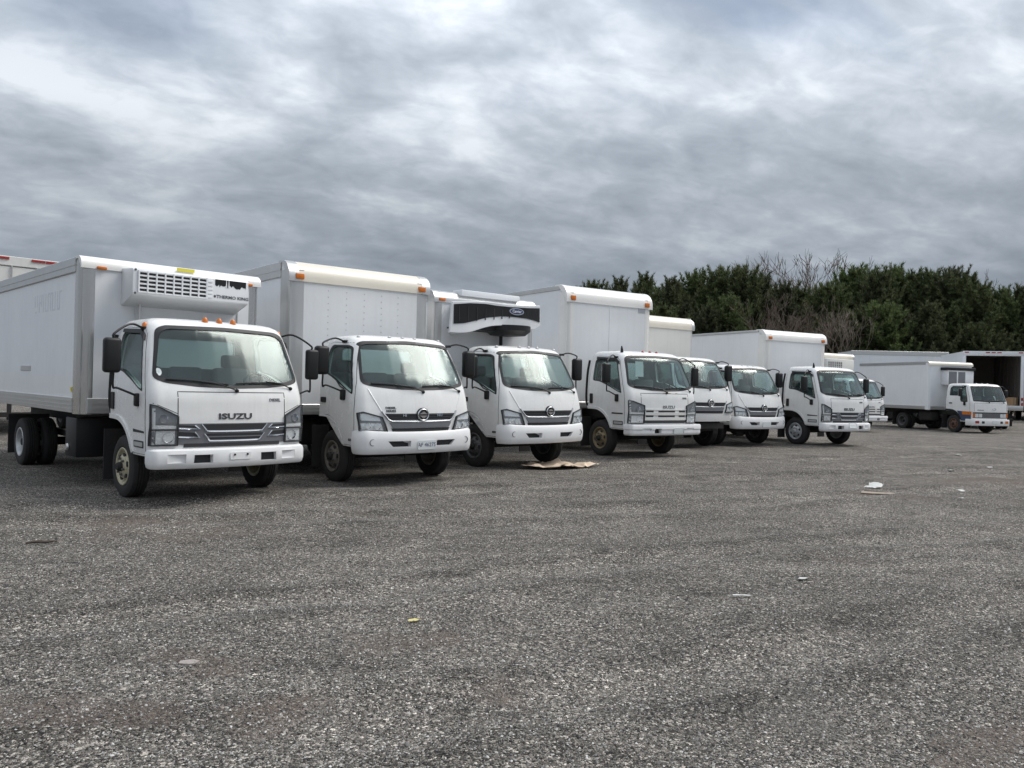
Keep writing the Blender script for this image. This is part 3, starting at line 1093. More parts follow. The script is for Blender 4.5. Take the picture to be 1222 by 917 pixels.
def cab_A(kind):
    S, parts = make_cab(LV_A, WS_A, SW_A, DOOR_A, ARCH, 1.3, 1.0, 5)
    # front lid and its gaps
    for pl in ([(-.67, .96), (-.67, 1.315), (.67, 1.315), (.67, .96)],):
        parts.append(N('lid_gap', S.strip('x', pl, .009, .002, M['seam'])))
    parts.append(N('corner_gap', S.strip('x', [(-.93, 1.18), (-.67, 1.06)], .006, .002, M['seam'])))
    parts.append(N('corner_gap', S.strip('x', [(.93, 1.18), (.67, 1.06)], .006, .002, M['seam'])))
    parts += lip_panels(S, M['paint'])
    parts += door_bits(S, [(-.30, 1.07), (-.21, 1.07), (-.21, 1.28), (-.30, 1.28)], (.46, .655, .76, .735), [(.44, .83), (.78, .83), (.78, .85), (.44, .865)] if kind == 'A' else [(.42, .875), (.76, .875), (.76, .905), (.42, .905)])
    hp = [(.672, .695), (.945, .695), (.945, 1.165), (.90, 1.150), (.672, 1.03)] if kind == 'A' else [(.60, .70), (.945, .70), (.945, 1.165), (.88, 1.155), (.60, 1.065)]
    a0 = hp[0][0]
    for s in (-1, 1):
        pcs = [('facet', [(a0 + .03, .71), (.90, .71), (.90, .865), (a0 + .03, .865)], 'lamp_in'), ('bowl', (a0 + .93) / 2 - .02, .785, .062),
               ('facet', [(a0 + .02, .885), (.93, .885), (.93, .93), (a0 + .02, .92)], 'lamp_in'), ('bowl', a0 + .16, 1.00, .05)]
        hl = headlight(S, hp, s, pcs)
        hl.kids.append(N('divider', S.strip('x', [(s * a0, .875), (s * .94, .875)], .010, .032, M['seam'])))
        parts.append(hl)
    if kind == 'A':
        gp = [(-.665, .945), (-.665, .70), (-.6, .695), (.6, .695), (.665, .70), (.665, .945)]
        kids = []
        up = [(-.40, .935), (-.345, .862), (.345, .862), (.40, .935)]
        lo = [(-.365, .825), (-.31, .748), (.31, .748), (.365, .825)]
        for q in (up, lo):
            kids.append(slot(S, q, 'seam', .012))
            kids.append(N('chrome_rim', S.tube('x', [(q[0][0] - .012, q[0][1])] + [(q[1][0], q[1][1] - .006), (q[1][0] * .5, q[1][1] - .008), (0, q[1][1] - .008), (q[2][0] * .5, q[2][1] - .008), (q[2][0], q[2][1] - .006)] + [(q[3][0] + .012, q[3][1])], .0095, .014, M['chrome'])))
        # horizontal blade in the lower slot
        kids.append(N('blade', S.strip('x', [(-.335, .787), (.335, .787)], .014, .017, M['silver'])))
        for s in (-1, 1):
            for z_, dz in ((.91, .03), (.82, .05)):
                q = [(s * .662, z_ + dz / 2 + .004), (s * .50, z_ + dz / 2 - .004), (s * .445, z_ - dz / 2), (s * .662, z_ - dz / 2 + .008)]
                kids.append(slot(S, q if s > 0 else q[::-1], 'seam', .012))
                kids.append(N('wing_lip', S.tube('x', [(s * .664, z_ - dz / 2 - .002), (s * .55, z_ - dz / 2 - .010), (s * .43, z_ - dz / 2 - .014), (s * .485, z_ + dz / 2 + .002)], .0085, .014, M['chrome'])))
        parts.append(N('grille', S.panel('x', gp, .010, -.01, M['silver'], .06), kids))
        parts.append(N('air_slot', S.panel('x', [(-.60, .712), (-.60, .668), (.60, .668), (.60, .712)], .012, -.01, M['seam'], .1)))
        parts.append(N('lettering', S.text('x', 'ISUZU', .095, 0, 1.025, M['print'], 1.62, .008, .0025), label='dark raised maker lettering on the front lid'))
        parts.append(N('badge', S.text('x', 'DIESEL', .05, .53, 1.225, M['print_grey'], 1.1, .006, .001)))
    else:
        for i, z_ in enumerate((.945, .845)):
            for a, b in ((-.56, -.36), (-.24, .24), (.36, .56)):
                parts.append(slot(S, [(a, z_ + .018), (b, z_ + .018), (b - .008, z_ - .016), (a + .008, z_ - .016)], 'seam', .004))
            parts.append(N('grille_bar', S.strip('x', [(-.60, z_ - .05), (.60, z_ - .05)], .05, .016, M['paint_dirty'])))
        parts.append(N('grille_bar', S.strip('x', [(-.62, .985), (-.3, .980), (.3, .980), (.62, .985)], .02, .012, M['paint_dirty'])))
        parts.append(N('air_slot', S.panel('x', [(-.60, .755), (-.56, .70), (.56, .70), (.60, .755)], .010, -.01, M['seam'], .1)))
        parts.append(N('lettering', S.text('x', 'ISUZU', .085, .06, 1.035, M['print_grey'], 1.5, .007, .0015), label='worn grey maker lettering above the grille'))
        parts.append(N('badge', S.text('x', 'DIESEL', .045, .55, 1.225, M['print_grey'], 1.1, .006, .001)))
    # wipers
    parts.append(wiper(S, (.02, 1.335), (-.40, 1.43), (-.78, 1.455), (-.08, 1.405)))
    parts.append(wiper(S, (.78, 1.37), (.42, 1.445), (.02, 1.42), (.66, 1.43)))
    # mirrors, black drip rail over the doors
    parts.append(mirror((.40, -.875, 2.055), (.58, -.985, 1.25), (.56, -1.27, 1.715), (.11, .185, .40), -1))
    parts.append(mirror((.40, .875, 2.055), (.58, .985, 1.25), (.56, 1.29, 1.70), (.10, .175, .41), 1))
    for ax in ('-y', '+y'):
        parts.append(N('window_visor', S.panel(ax, [(-.20, 2.065), (.40, 2.04), (.52, 1.97), (.545, 1.90), (.50, 1.93), (.40, 1.99), (-.20, 2.02)], .035, .005, M['black'], .08)))
    for s in (-1, 1):
        parts.append(N('grab_bar', tube_mesh(smooth_path([(-.44, s * .93, 1.0), (-.47, s * .95, 1.2), (-.47, s * .93, 1.7), (-.44, s * .9, 2.0)], 5), .025, M['black'], 8)))
    SB, bp = bumper_A(kind)
    return S, SB, parts, bp


# ------------------------------------------------------------------ type B : rounder cab with an oval emblem
LV_B = [(.56, .930, -.40, .955, .13, .15, .14), (.64, .950, -.40, .965, .13, .16, .15), (.85, .965, -.40, .975, .13, .17, .16),
        (1.05, .955, -.40, .978, .14, .18, .17), (1.25, .915, -.40, .976, .15, .19, .18), (1.37, .880, -.40, .970, .15, .20, .19),
        (1.50, .820, -.40, .957, .15, .20, .19), (1.80, .660, -.40, .910, .15, .20, .18), (2.00, .550, -.40, .865, .15, .20, .18),
        (2.075, .500, -.39, .840, .15, .20, .17), (2.12, .435, -.38, .805, .14, .20, .17), (2.15, .35, -.36, .74, .12, .2, .17), (2.168, .24, -.33, .62, .10, .17, .15), (2.178, .10, -.28, .45, .06, .12, .12)]
WS_B = round_poly([(-.875, 1.465), (-.72, 1.425), (-.40, 1.392), (0, 1.380), (.40, 1.392), (.72, 1.425), (.875, 1.465), (.785, 2.02), (.70, 2.055), (0, 2.085), (-.70, 2.055), (-.785, 2.02)],
                  [.07, .08, .05, .05, .05, .08, .07, .05, .05, .05, .05, .05], 3)
SW_B = round_poly([(-.22, 1.60), (.0, 1.545), (.25, 1.455), (.50, 1.36), (.64, 1.305), (.625, 1.42), (.40, 1.955), (.34, 1.99), (-.14, 2.01), (-.22, 1.95)], [.05, .08, .08, .05, .03, .03, .06, .06, .05, .05], 3)
DOOR_B = [(-.345, .985), (-.22, .985)] + [(-.14 + .57 * math.cos(a), .42 + .57 * math.sin(a)) for a in [R(82 - 7.1 * i) for i in range(10)]] + \
         [(.42, .585), (.70, .585), (.71, .9), (.70, 1.20), (.685, 1.33), (.655, 1.48), (.44, 1.985), (.36, 2.035), (-.16, 2.055), (-.28, 2.03), (-.345, 1.96)]


def cab_B():
    S, parts = make_cab(LV_B, WS_B, SW_B, DOOR_B, ARCH, 1.3, .90, 5)
    parts += lip_panels(S, M['paint'], .03, .012)
    parts += door_bits(S, [(-.28, 1.16), (-.13, 1.16), (-.13, 1.24), (-.28, 1.24)], (.56, .64, .66, .675))
    # creases running down from the windscreen to the grille
    for s in (-1, 1):
        parts.append(N('crease', S.tube('x', [(s * .80, 1.38), (s * .74, 1.25), (s * .66, 1.10), (s * .60, .99)], .012, -.004, M['paint'])))
    hp = [(.56, .785), (.70, .775), (.94, .80), (.955, 1.04), (.90, 1.055), (.64, .985)]
    for s in (-1, 1):
        pcs = [('facet', [(.62, .80), (.92, .815), (.93, .90), (.66, .90)], 'lamp_in'), ('bowl', .72, .86, .052), ('bowl', .85, .87, .048),
               ('facet', [(.66, .93), (.92, .94), (.93, 1.03), (.88, 1.035), (.68, .985)], 'lamp_in')]
        parts.append(headlight(S, hp, s, pcs))
    # grille: dark upper mouth with blades, thick grey bar, lower mouth
    up = [(-.60, 1.035), (-.52, .945), (.52, .945), (.60, 1.035)]
    kids = []
    for z_ in (1.015, .985, .962):
        x_ = .585 - (1.035 - z_) * .9
        kids.append(N('blade', S.strip('x', [(-x_, z_), (x_, z_)], .010, .018, M['grille_dark'])))
    kids.append(N('chrome_rim', S.tube('x', [(-.64, 1.07), (-.615, 1.03), (-.54, .945), (-.49, .925), (0, .918), (.49, .925), (.54, .945), (.615, 1.03), (.64, 1.07)], .014, .012, M['silver_lite'])))
    kids.append(N('grille_bar', S.panel('x', [(-.53, .908), (-.48, .832), (.48, .832), (.53, .908)], .016, -.01, M['silver'], .08)))
    lo = [(-.50, .825), (-.47, .765), (.47, .765), (.50, .825)]
    kids.append(N('lower_mouth', S.panel('x', lo, .008, -.01, M['seam'], .08)))
    kids.append(N('blade', S.strip('x', [(-.47, .795), (.47, .795)], .012, .014, M['grille_dark'])))
    parts.append(N('grille', S.panel('x', up, .008, -.01, M['seam'], .08), kids))
    # emblem: a ring with two pointed bars
    c = S.co('x', 0, 1.015, .03)

    def em(poly):
        return prism_mesh([(u, c.z + v) for u, v in poly], 'x', c.x - .02, c.x + .008, M['chrome'])
    ek = [N('ring', tube_mesh([(c.x, .088 * math.cos(a), c.z + .080 * math.sin(a)) for a in [2 * math.pi * i / 28 for i in range(28)]], .011, M['chrome'], 8, True)),
          N('bar', em([(-.072, .010), (.072, .010), (.035, .030), (.0, .052), (-.035, .030)])),
          N('bar', em([(-.072, -.010), (-.035, -.030), (0, -.060), (.035, -.030), (.072, -.010)]))]
    parts.append(N('emblem', lathe_mesh([(c.x - .05, .10), (c.x - .012, .104), (c.x - .006, .098), (c.x - .005, .001)], M['seam'], 'x', 28, (0, 0, c.z)), ek, label='round chrome maker emblem on the grille'))
    parts.append(wiper(S, (.05, 1.345), (-.35, 1.43), (-.74, 1.455), (-.08, 1.41)))
    parts.append(wiper(S, (.76, 1.36), (.38, 1.44), (.05, 1.425), (.60, 1.43)))
    parts.append(mirror((.18, -.865, 2.06), (.42, -1.0, 1.33), (.40, -1.33, 1.77), (.13, .20, .40), -1))
    parts.append(mirror((.38, .84, 2.06), (.42, 1.0, 1.33), (.44, 1.20, 1.79), (.13, .20, .42), 1))
    for ax in ('-y', '+y'):
        parts.append(N('grab_handle', S.tube(ax, [(.18, 1.48), (.30, 1.405), (.42, 1.375)], .010, .018, M['seam'])))
    # bumper
    path = bumper_path(1.01, .86, .68, .98, .18)
    prof = [(-.06, .475), (-.02, .465), (.0, .49), (.014, .56), (.016, .66), (.004, .74), (-.02, .775), (-.08, .78)]
    bm = sweep(path, prof, None)
    # the upper edge lifts to meet the lamps at the corners
    for v in bm.verts:
        if v.co.z > .70:
            v.co.z += .035 * min(1, (abs(v.co.y) / .95) ** 3)
    SB = Surf(bm)
    me = finish(bm, M['plastic_white'], 40)
    cuts, kids = [], []
    for s in (-1, 1):
        pl = [(s * .22, .565), (s * .50, .565), (s * .575, .648), (s * .22, .648)]
        bmc = bmesh.new()
        add_prism(bmc, pl, 'x', .93, 1.2)
        cuts.append(finish(bmc, M['plastic_white']))
        kids.append(N('pocket', prism_mesh([(s * .21, .555), (s * .51, .555), (s * .59, .658), (s * .21, .658)], 'x', .90, .935, M['seam'])))
        fp = SB.co('x', s * .80, .635, -.03)
        kids.append(N('fog_lamp', lathe_mesh([(-.01, .05), (.030, .05), (.034, .042), (.012, .036), (.016, .001)], M['lamp_dark'], 'x', 18, fp)))
    me = boolean(me, cuts)
    me.materials.clear()
    me.materials.append(M['plastic_white'])
    return S, SB, parts, N('bumper', me, kids)


# ------------------------------------------------------------------ type D : older boxy cab with a blue lower half
LV_D = [(.50, 1.06, -.45, .955, .06, .08, .08), (.95, 1.075, -.45, .965, .06, .09, .09), (1.30, 1.06, -.45, .965, .07, .10, .10), (1.40, 1.03, -.45, .96, .07, .10, .10),
        (1.80, .88, -.45, .92, .07, .11, .11), (2.02, .79, -.44, .885, .07, .11, .11), (2.08, .745, -.43, .865, .07, .11, .11), (2.125, .67, -.41, .82, .07, .11, .11), (2.15, .55, -.37, .73, .07, .11, .11), (2.165, .35, -.30, .52, .06, .1, .1)]
WS_D = round_poly([(-.875, 1.40), (0, 1.375), (.875, 1.40), (.80, 2.04), (0, 2.06), (-.80, 2.04)], .05, 3)
SW_D = round_poly([(-.22, 1.62), (.33, 1.62), (.42, 1.36), (.76, 1.36), (.72, 1.55), (.56, 2.02), (-.10, 2.03), (-.22, 1.94)], .05, 3)
DOOR_D = [(-.30, .99), (-.20, .99)] + [(-.14 + .58 * math.cos(a), .42 + .58 * math.sin(a)) for a in [R(84 - 7.3 * i) for i in range(10)]] + \
         [(.43, .56), (.88, .56), (.88, 1.33), (.82, 1.55), (.64, 2.04), (.52, 2.06), (-.12, 2.07), (-.30, 1.98)]


def cab_D():
    S, parts = make_cab(LV_D, WS_D, SW_D, DOOR_D, ARCH, 1.3, 1.0, 3)
    for ax in ('-y', '+y'):
        parts.append(N('lower_panel', S.panel(ax, [(.41, .53), (.95, .53), (.95, .93), (.2, .96), (.30, .84), (.38, .70)], .012, -.002, M['blue_paint'], .08)))
        parts.append(N('side_trim', S.panel(ax, [(.50, .80), (.97, .80), (.97, .94), (.50, .95)], .020, .005, M['orange'], .1)))
        parts.append(N('side_window_bar', S.strip(ax, [(.42, 1.36), (.40, 2.02)], .03, .012, M['black'])))
    parts += lip_panels(S, M['black'], .07, .03)
    parts += door_bits(S, [(-.22, 1.26), (-.06, 1.26), (-.06, 1.31), (-.22, 1.31)])
    parts.append(N('lid_gap', S.strip('x', [(-.86, .95), (-.86, 1.31), (.86, 1.31), (.86, .95)], .010, .002, M['seam'])))
    gk = []
    for z_ in (.70, .74, .78, .82, .86):
        gk.append(N('blade', S.strip('x', [(-.45, z_), (.45, z_)], .012, .018, M['silver_lite'])))
    parts.append(N('grille', S.panel('x', [(-.92, .67), (.92, .67), (.92, .92), (-.92, .92)], .006, -.01, M['seam'], .08), gk))
    for s in (-1, 1):
        for u in (.56, .74):
            q = [(u - .08, .70), (u + .08, .70), (u + .08, .86), (u - .08, .86)]
            q = round_poly(q, .02)
            parts.append(N('headlight', S.panel('x', q if s > 0 else mir(q), .014, -.004, M['lamp_in'], .05), [N('lens', S.panel('x', q if s > 0 else mir(q), .022, .018, M['lens'], .05))]))
        q = [(.835, .70), (.92, .70), (.92, .88), (.835, .88)]
        parts.append(N('turn_signal', S.panel('x', q if s > 0 else mir(q), .016, -.004, M['orange'], .05)))
    parts.append(N('badge', S.strip('x', [(-.72, 1.01), (-.40, 1.01)], .035, .005, M['print_grey'])))
    e = S.co('x', .15, 1.06, .008)
    parts.append(N('emblem', tube_mesh([(e.x, e.y + .085 * math.cos(a), e.z + .045 * math.sin(a)) for a in [2 * math.pi * i / 20 for i in range(20)]], .010, M['chrome'], 6, True), [N('bar', tube_mesh([(e.x, e.y - .02, e.z - .04), (e.x, e.y + .02, e.z + .04)], .010, M['chrome'], 6))]))
    parts.append(wiper(S, (-.10, 1.345), (-.45, 1.42), (-.78, 1.43), (-.15, 1.405)))
    parts.append(wiper(S, (.72, 1.345), (.40, 1.42), (.05, 1.42), (.60, 1.41)))
    parts.append(mirror((.55, -.90, 2.03), (.62, -.99, 1.32), (.62, -1.22, 1.76), (.09, .17, .34), -1))
    parts.append(mirror((.55, .90, 2.03), (.62, .99, 1.32), (.62, 1.24, 1.74), (.09, .17, .34), 1))
    path = bumper_path(1.14, 1.05, .70, .99, .07)
    prof = [(-.06, .36), (.0, .345), (.012, .37), (.012, .59), (0, .62), (-.08, .625)]
    bm = sweep(path, prof, None)
    SB = Surf(bm)
    me = finish(bm, M['paint'], 40)
    kids = []
    for s in (-1, 1):
        q = round_poly([(.42, .44), (.56, .44), (.56, .54), (.42, .54)], .02)
        kids.append(N('pocket', SB.panel('x', q if s > 0 else mir(q), .004, -.01, M['seam'], .2)))
        q = round_poly([(.70, .45), (.88, .45), (.88, .55), (.70, .55)], .02)
        kids.append(N('bumper_lamp', SB.panel('x', q if s > 0 else mir(q), .012, -.01, M['red' if s < 0 else 'orange'], .2)))
    return S, SB, parts, N('bumper', me, kids)
# ------------------------------------------------------------------ wheels
def tyre_mesh(r=.385, w_=.215, ri=.218):
    h = w_ / 2
    prof = [(-h * .72, ri), (-h * .95, ri + .03), (-h, r - .10), (-h * .96, r - .05), (-h * .82, r - .014), (-h * .60, r)]
    for g in (-.30, 0, .30):
        prof += [(h * (g - .09), r), (h * (g - .06), r - .012), (h * (g + .06), r - .012), (h * (g + .09), r)]
    prof += [(h * .60, r), (h * .82, r - .014), (h * .96, r - .05), (h, r - .10), (h * .95, ri + .03), (h * .72, ri)]
    bm = bmesh.new()
    rings = []
    n = 56
    for a, rr in prof:
        ring = []
        for j in range(n):
            th = 2 * math.pi * j / n
            q = rr
            if abs(a) > h * .5 and rr > r - .03 and j % 2:      # shoulder blocks
                q = rr - .009
            z = q * math.sin(th)
            z = max(z, -r + .010)                            # the tyre settles on the gravel
            ring.append(bm.verts.new((q * math.cos(th), a, z)))
        rings.append(ring)
    k = len(rings)
    for i in range(k):
        A, B = rings[i], rings[(i + 1) % k]
        for j in range(n):
            bm.faces.new((A[j], A[(j + 1) % n], B[(j + 1) % n], B[j]))
    return finish(bm, M['rubber'], 30)


def rim_mesh(mat, out=True, holes=5, hole_r=.030):
    """steel disc wheel, outer face toward -y; dished outwards (front) or inwards (rear duals)"""
    s = -1 if out else 1
    prof = [(.085, .20), (.09, .222), (-.085, .222), (-.098, .232), (-.104, .224), (-.098, .205), (-.070, .190)]
    if out:
        prof += [(-.055, .175), (-.085, .150), (-.105, .125), (-.110, .085), (-.112, .06), (-.112, .001)]
    else:
        prof += [(-.02, .180), (.06, .160), (.075, .125), (.075, .06), (.075, .001)]
    prof += [(.10 if not out else -.09, .001), (.10 if not out else -.09, .10), (.095 if not out else -.06, .15), (.085, .19)]
    bm = bmesh.new()
    rings = []
    n = 40
    for a, rr in prof[:-4] + prof[-3:]:
        rings.append([bm.verts.new((rr * math.cos(2 * math.pi * j / n), a, rr * math.sin(2 * math.pi * j / n))) for j in range(n)])
    k = len(rings)
    for i in range(k):
        A, B = rings[i], rings[(i + 1) % k]
        for j in range(n):
            bm.faces.new((A[j], A[(j + 1) % n], B[(j + 1) % n], B[j]))
    bmesh.ops.remove_doubles(bm, verts=bm.verts, dist=1e-4)
    return finish(bm, mat, 35)


WHEELS = {}


def wheel(mat, front, cover=False):
    key = (mat, front, cover)
    if key in WHEELS:
        return WHEELS[key]
    if 'tyre' not in WHEELS:
        WHEELS['tyre'] = tyre_mesh()
    kids = []
    rim = rim_mesh(M[mat], front)
    fx = -.112 if front else .075
    for i in range(6):
        a = 2 * math.pi * (i + .5) / 6
        rr = .150 if front else .155
        ya = -.088 if front else .058
        # hand holes: dark slots pressed through the disc
        q = []
        for j in range(14):
            b = 2 * math.pi * j / 14
            rad, tan = .022 * math.cos(b), .034 * math.sin(b)
            q.append(((rr + rad) * math.cos(a) - tan * math.sin(a), (rr + rad) * math.sin(a) + tan * math.cos(a)))
        kids.append(N('hand_hole', prism_mesh(q, 'y', ya - .012, ya + .004, M['seam'], 0)))
    for i in range(6 if front else 6):
        a = 2 * math.pi * i / 6
        bm = bmesh.new()
        add_lathe(bm, [(fx - .026, .001), (fx - .026, .013), (fx - .006, .015), (fx + .004, .015)], 'y', 6, (.098 * math.cos(a), 0, .098 * math.sin(a)))
        kids.append(N('wheel_nut', finish(bm, M['rim_dark' if not cover else mat], 20)))
    hubp = [(fx - .055, .001), (fx - .052, .042), (fx - .030, .055), (fx + .004, .060), (fx + .005, .001)]
    if not front:
        hubp = [(fx - .15, .001), (fx - .15, .05), (fx - .14, .06), (fx - .02, .065), (fx, .085), (fx + .005, .001)]
    kids.append(N('hub', lathe_mesh(hubp, M['grime'] if not cover else M[mat], 'y', 20)))
    WHEELS[key] = (WHEELS['tyre'], rim, kids)
    return WHEELS[key]


def wheel_node(mat, front, x, y, z=.377, cover=False, spin=0., steer=0.):
    ty, rim, kids = wheel(mat, front, cover)
    rot = (0, spin, steer) if y < 0 else (0, spin, math.pi + steer)
    return N('wheel', ty, [N('rim', rim, kids[-1:]), ] + kids[:-1], (x, y, z), rot)


def chassis(L, wb, zb, fuel=True, tail=.0):
    """frame rails with cross members; L: how far back from the front axle"""
    rails = []
    bm = bmesh.new()
    top = zb - .02
    for s in (-1, 1):
        add_box(bm, (-L, s * .43 - .035, top - .20), (.90, s * .43 + .035, top), .004, 1)
    for x_ in np.arange(-L + .05, -.6, .9):
        add_box(bm, (x_ - .04, -.43, top - .17), (x_ + .04, .43, top - .03))
    add_box(bm, (.70, -.60, .50), (.86, .60, .64))
    frame = finish(bm, M['grime'], 30)
    ks = []
    bm = bmesh.new()
    add_tube(bm, [(0, -.80, .377), (0, .80, .377)], .05, 10)
    add_box(bm, (-.5, -.50, .44), (.5, -.42, .52))
    add_box(bm, (-.5, .42, .44), (.5, .50, .52))
    ks.append(N('front_axle', finish(bm, M['grime'], 40)))
    bm = bmesh.new()
    add_tube(bm, [(-wb, -.80, .377), (-wb, .80, .377)], .07, 10)
    add_lathe(bm, [(-.17, .05), (-.13, .15), (0, .20), (.13, .15), (.17, .05)], 'y', 16, (-wb, 0, .377))
    add_box(bm, (-wb - .6, -.52, .48), (-wb + .6, -.45, .57))
    add_box(bm, (-wb - .6, .45, .48), (-wb + .6, .52, .57))
    add_tube(bm, [(-wb, 0, .42), (-.7, .05, .58)], .05, 10)
    ks.append(N('rear_axle', finish(bm, M['grime'], 40)))
    bm = bmesh.new()
    add_box(bm, (-.35, -.38, .42), (.75, .38, .92), .06)
    add_tube(bm, [(-.35, 0, .62), (-1.1, 0, .60)], [.20, .10], 12)
    ks.append(N('engine', finish(bm, M['grime'], 40)))
    ks.append(N('fuel_tank', box_mesh((-2.0, -.98, .44), (-1.25, -.50, .86), M['grime'], .07, 3)))
    ks.append(N('battery_box', box_mesh((-1.9, .52, .46), (-1.3, .96, .86), M['grime'], .03)))
    ks.append(N('exhaust', tube_mesh([(-1.1, .30, .48), (-2.1, .32, .46), (-2.9, .34, .48)], [.10, .11, .05], M['grime'], 12)))
    return N('chassis', frame, ks)


# ------------------------------------------------------------------ boxes
def box_body(xf, L, hw, zb, zt, front='box', side='box_side', cap='cap_white', post='alu', rail='alu', cap_r=.22, post_w=.16, lights='orange', rivets=False, square=False, seam=None, rail_h=.16, unit=None, brail=.15, corner_caps=True, notch=0.):
    xb = xf - L
    K = []
    # walls and roof: one hollow shell seen from outside as a block
    h2 = hw - .012
    core = prism_mesh([(xb + .01, -h2), (xf - post_w * 1.2, -h2), (xf - .014, -hw + post_w * .9), (xf - .014, hw - post_w * .9), (xf - post_w * 1.2, h2), (xb + .01, h2)], 'z', zb + .02, zt - .012, M[side])
    # keep the front top edge under the rolled cap
    bm = to_bm(core)
    bmesh.ops.bisect_plane(bm, geom=bm.verts[:] + bm.edges[:] + bm.faces[:], plane_co=(xf - cap_r, 0, zt - .012), plane_no=(1, 0, 1), clear_outer=True)
    bmesh.ops.holes_fill(bm, edges=[e for e in bm.edges if len(e.link_faces) == 1])
    core = finish(bm, M[side])
    if True:
        K.append(N('front_panel', box_mesh((xf - .03, -hw + post_w * .7, zb + brail), (xf - .002, hw - post_w * .7, zt - cap_r * .9), M[front])))
    # corner posts: quarter-round extrusions
    for s in (-1, 1):
        pr = min(.13, post_w)
        pts = []
        for i in range(7):
            a = math.pi / 2 * i / 6
            pts.append((xf - pr + pr * math.sin(a), s * (hw - pr + pr * math.cos(a))))
        poly = [(xf - post_w * 1.35, s * hw)] + pts + [(xf, s * (hw - post_w * 1.0)), (xf - .03, s * (hw - post_w)), (xf - .03, s * (hw - .03)), (xf - post_w * 1.35, s * (hw - .03))]
        if s < 0:
            poly = poly[::-1]
        K.append(N('corner_post', prism_mesh(poly, 'z', zb - .01, zt - cap_r * .55 - notch, M[post], 0, 30)))
    # rails along the sides
    for s in (-1, 1):
        y0, y1 = s * (hw - .03), s * (hw + .012)
        a, b = min(y0, y1), max(y0, y1)
        sub = [N('rib', box_mesh((xb, (s * (hw + .006) if s > 0 else s * (hw + .018)), zt - rail_h * .55), (xf - post_w * 1.3, (s * (hw + .018) if s > 0 else s * (hw + .006)), zt - rail_h * .45), M[rail]))]
        K.append(N('top_rail', box_mesh((xb, a, zt - rail_h), (xf - post_w * 1.3, b, zt + .004), M[rail], .006, 1), sub))
        sub = []
        for f in (.25, .5, .78):
            sub.append(N('rib', box_mesh((xb, (s * (hw + .006) if s > 0 else s * (hw + .02)), zb + brail * f - .008), (xf - post_w * 1.3, (s * (hw + .02) if s > 0 else s * (hw + .006)), zb + brail * f + .008), M[rail])))
        K.append(N('bottom_rail', box_mesh((xb, a, zb), (xf - post_w * 1.3, b, zb + brail), M[rail], .006, 1), sub))
    K.append(N('front_sill', box_mesh((xf - .04, -hw + post_w * .6, zb - .006), (xf + .012, hw - post_w * .6, zb + brail), M[rail], .01, 1),
               [N('rib', box_mesh((xf + .006, -hw + post_w, zb + brail * f - .008), (xf + .02, hw - post_w, zb + brail * f + .008), M[rail])) for f in (.3, .65)]))
    # rolled cap over the front top edge
    pts = []
    for i in range(10):
        a = math.pi / 2 * i / 9
        pts.append((xf - cap_r + (cap_r + .02) * math.sin(a), zt - cap_r + (cap_r + .015) * math.cos(a)))
    poly = [(xf - cap_r - .12, zt + .012), (xf - cap_r, zt + .015)] + pts[1:] + [(xf + .02, zt - cap_r * 1.25), (xf - .02, zt - cap_r * 1.25), (xf - .02, zt - cap_r), (xf - cap_r, zt - .02), (xf - cap_r - .12, zt - .02)]
    y_in = hw - post_w * (.55 if corner_caps else -.03)
    K.append(N('roll_cap', prism_mesh(poly, 'y', -y_in, y_in, M[cap], 0, 30)))
    if corner_caps:
        for s in (-1, 1):
            big = []
            cxm, czm = xf - cap_r * .6, zt - cap_r * .6
            for u, v in poly:
                big.append((cxm + (u - cxm) * 1.03, czm + (v - czm) * 1.03))
            K.append(N('corner_cap', prism_mesh(big, 'y', s * (y_in - .02), s * (hw + .014), M[post], .0, 30)))
    for s in (-1, 1):
        yl = s * (hw - .16)
        if lights:
            K.append(N('marker_light', box_mesh((xf + .004, yl - .07, zt - cap_r * 1.12), (xf + .042, yl + .07, zt - cap_r * .78), M[lights], .012)))
    if rivets:
        bm = bmesh.new()
        rw = [-.62, -.30, .02, .34, .66]
        for y_ in rw:
            for z_ in np.arange(zb + .25, zt - cap_r * 1.4, .10):
                add_lathe(bm, [(-.002, .009), (.003, .008), (.0045, .001)], 'x', 6, (xf, y_, z_))
        K.append(N('rivets', finish(bm, M['alu'], 40), kind='stuff'))
    if seam is not None:
        for y_ in seam:
            K.append(N('panel_joint', box_mesh((xf - .006, y_ - .012, zb + brail), (xf + .004, y_ + .012, zt - cap_r * 1.25), M['box'], .002, 1)))
    # closed rear with door frame
    K.append(N('rear_door', box_mesh((xb - .02, -hw + .08, zb + .06), (xb + .012, hw - .08, zt - .10), M[side])))
    K.append(N('rear_frame', boxes_mesh([((xb - .04, -hw, zb), (xb + .02, -hw + .09, zt)), ((xb - .04, hw - .09, zb), (xb + .02, hw, zt)), ((xb - .04, -hw + .09, zt - .12), (xb + .02, hw - .09, zt)), ((xb - .04, -hw + .09, zb - .02), (xb + .02, hw - .09, zb + .07))], M[post])))
    return N('cargo_box', core, K)


def mudflap(x, y, hw=.30):
    return N('mudflap', box_mesh((x - .008, y - hw, .16), (x + .008, y + hw, .80), M['rubber']))


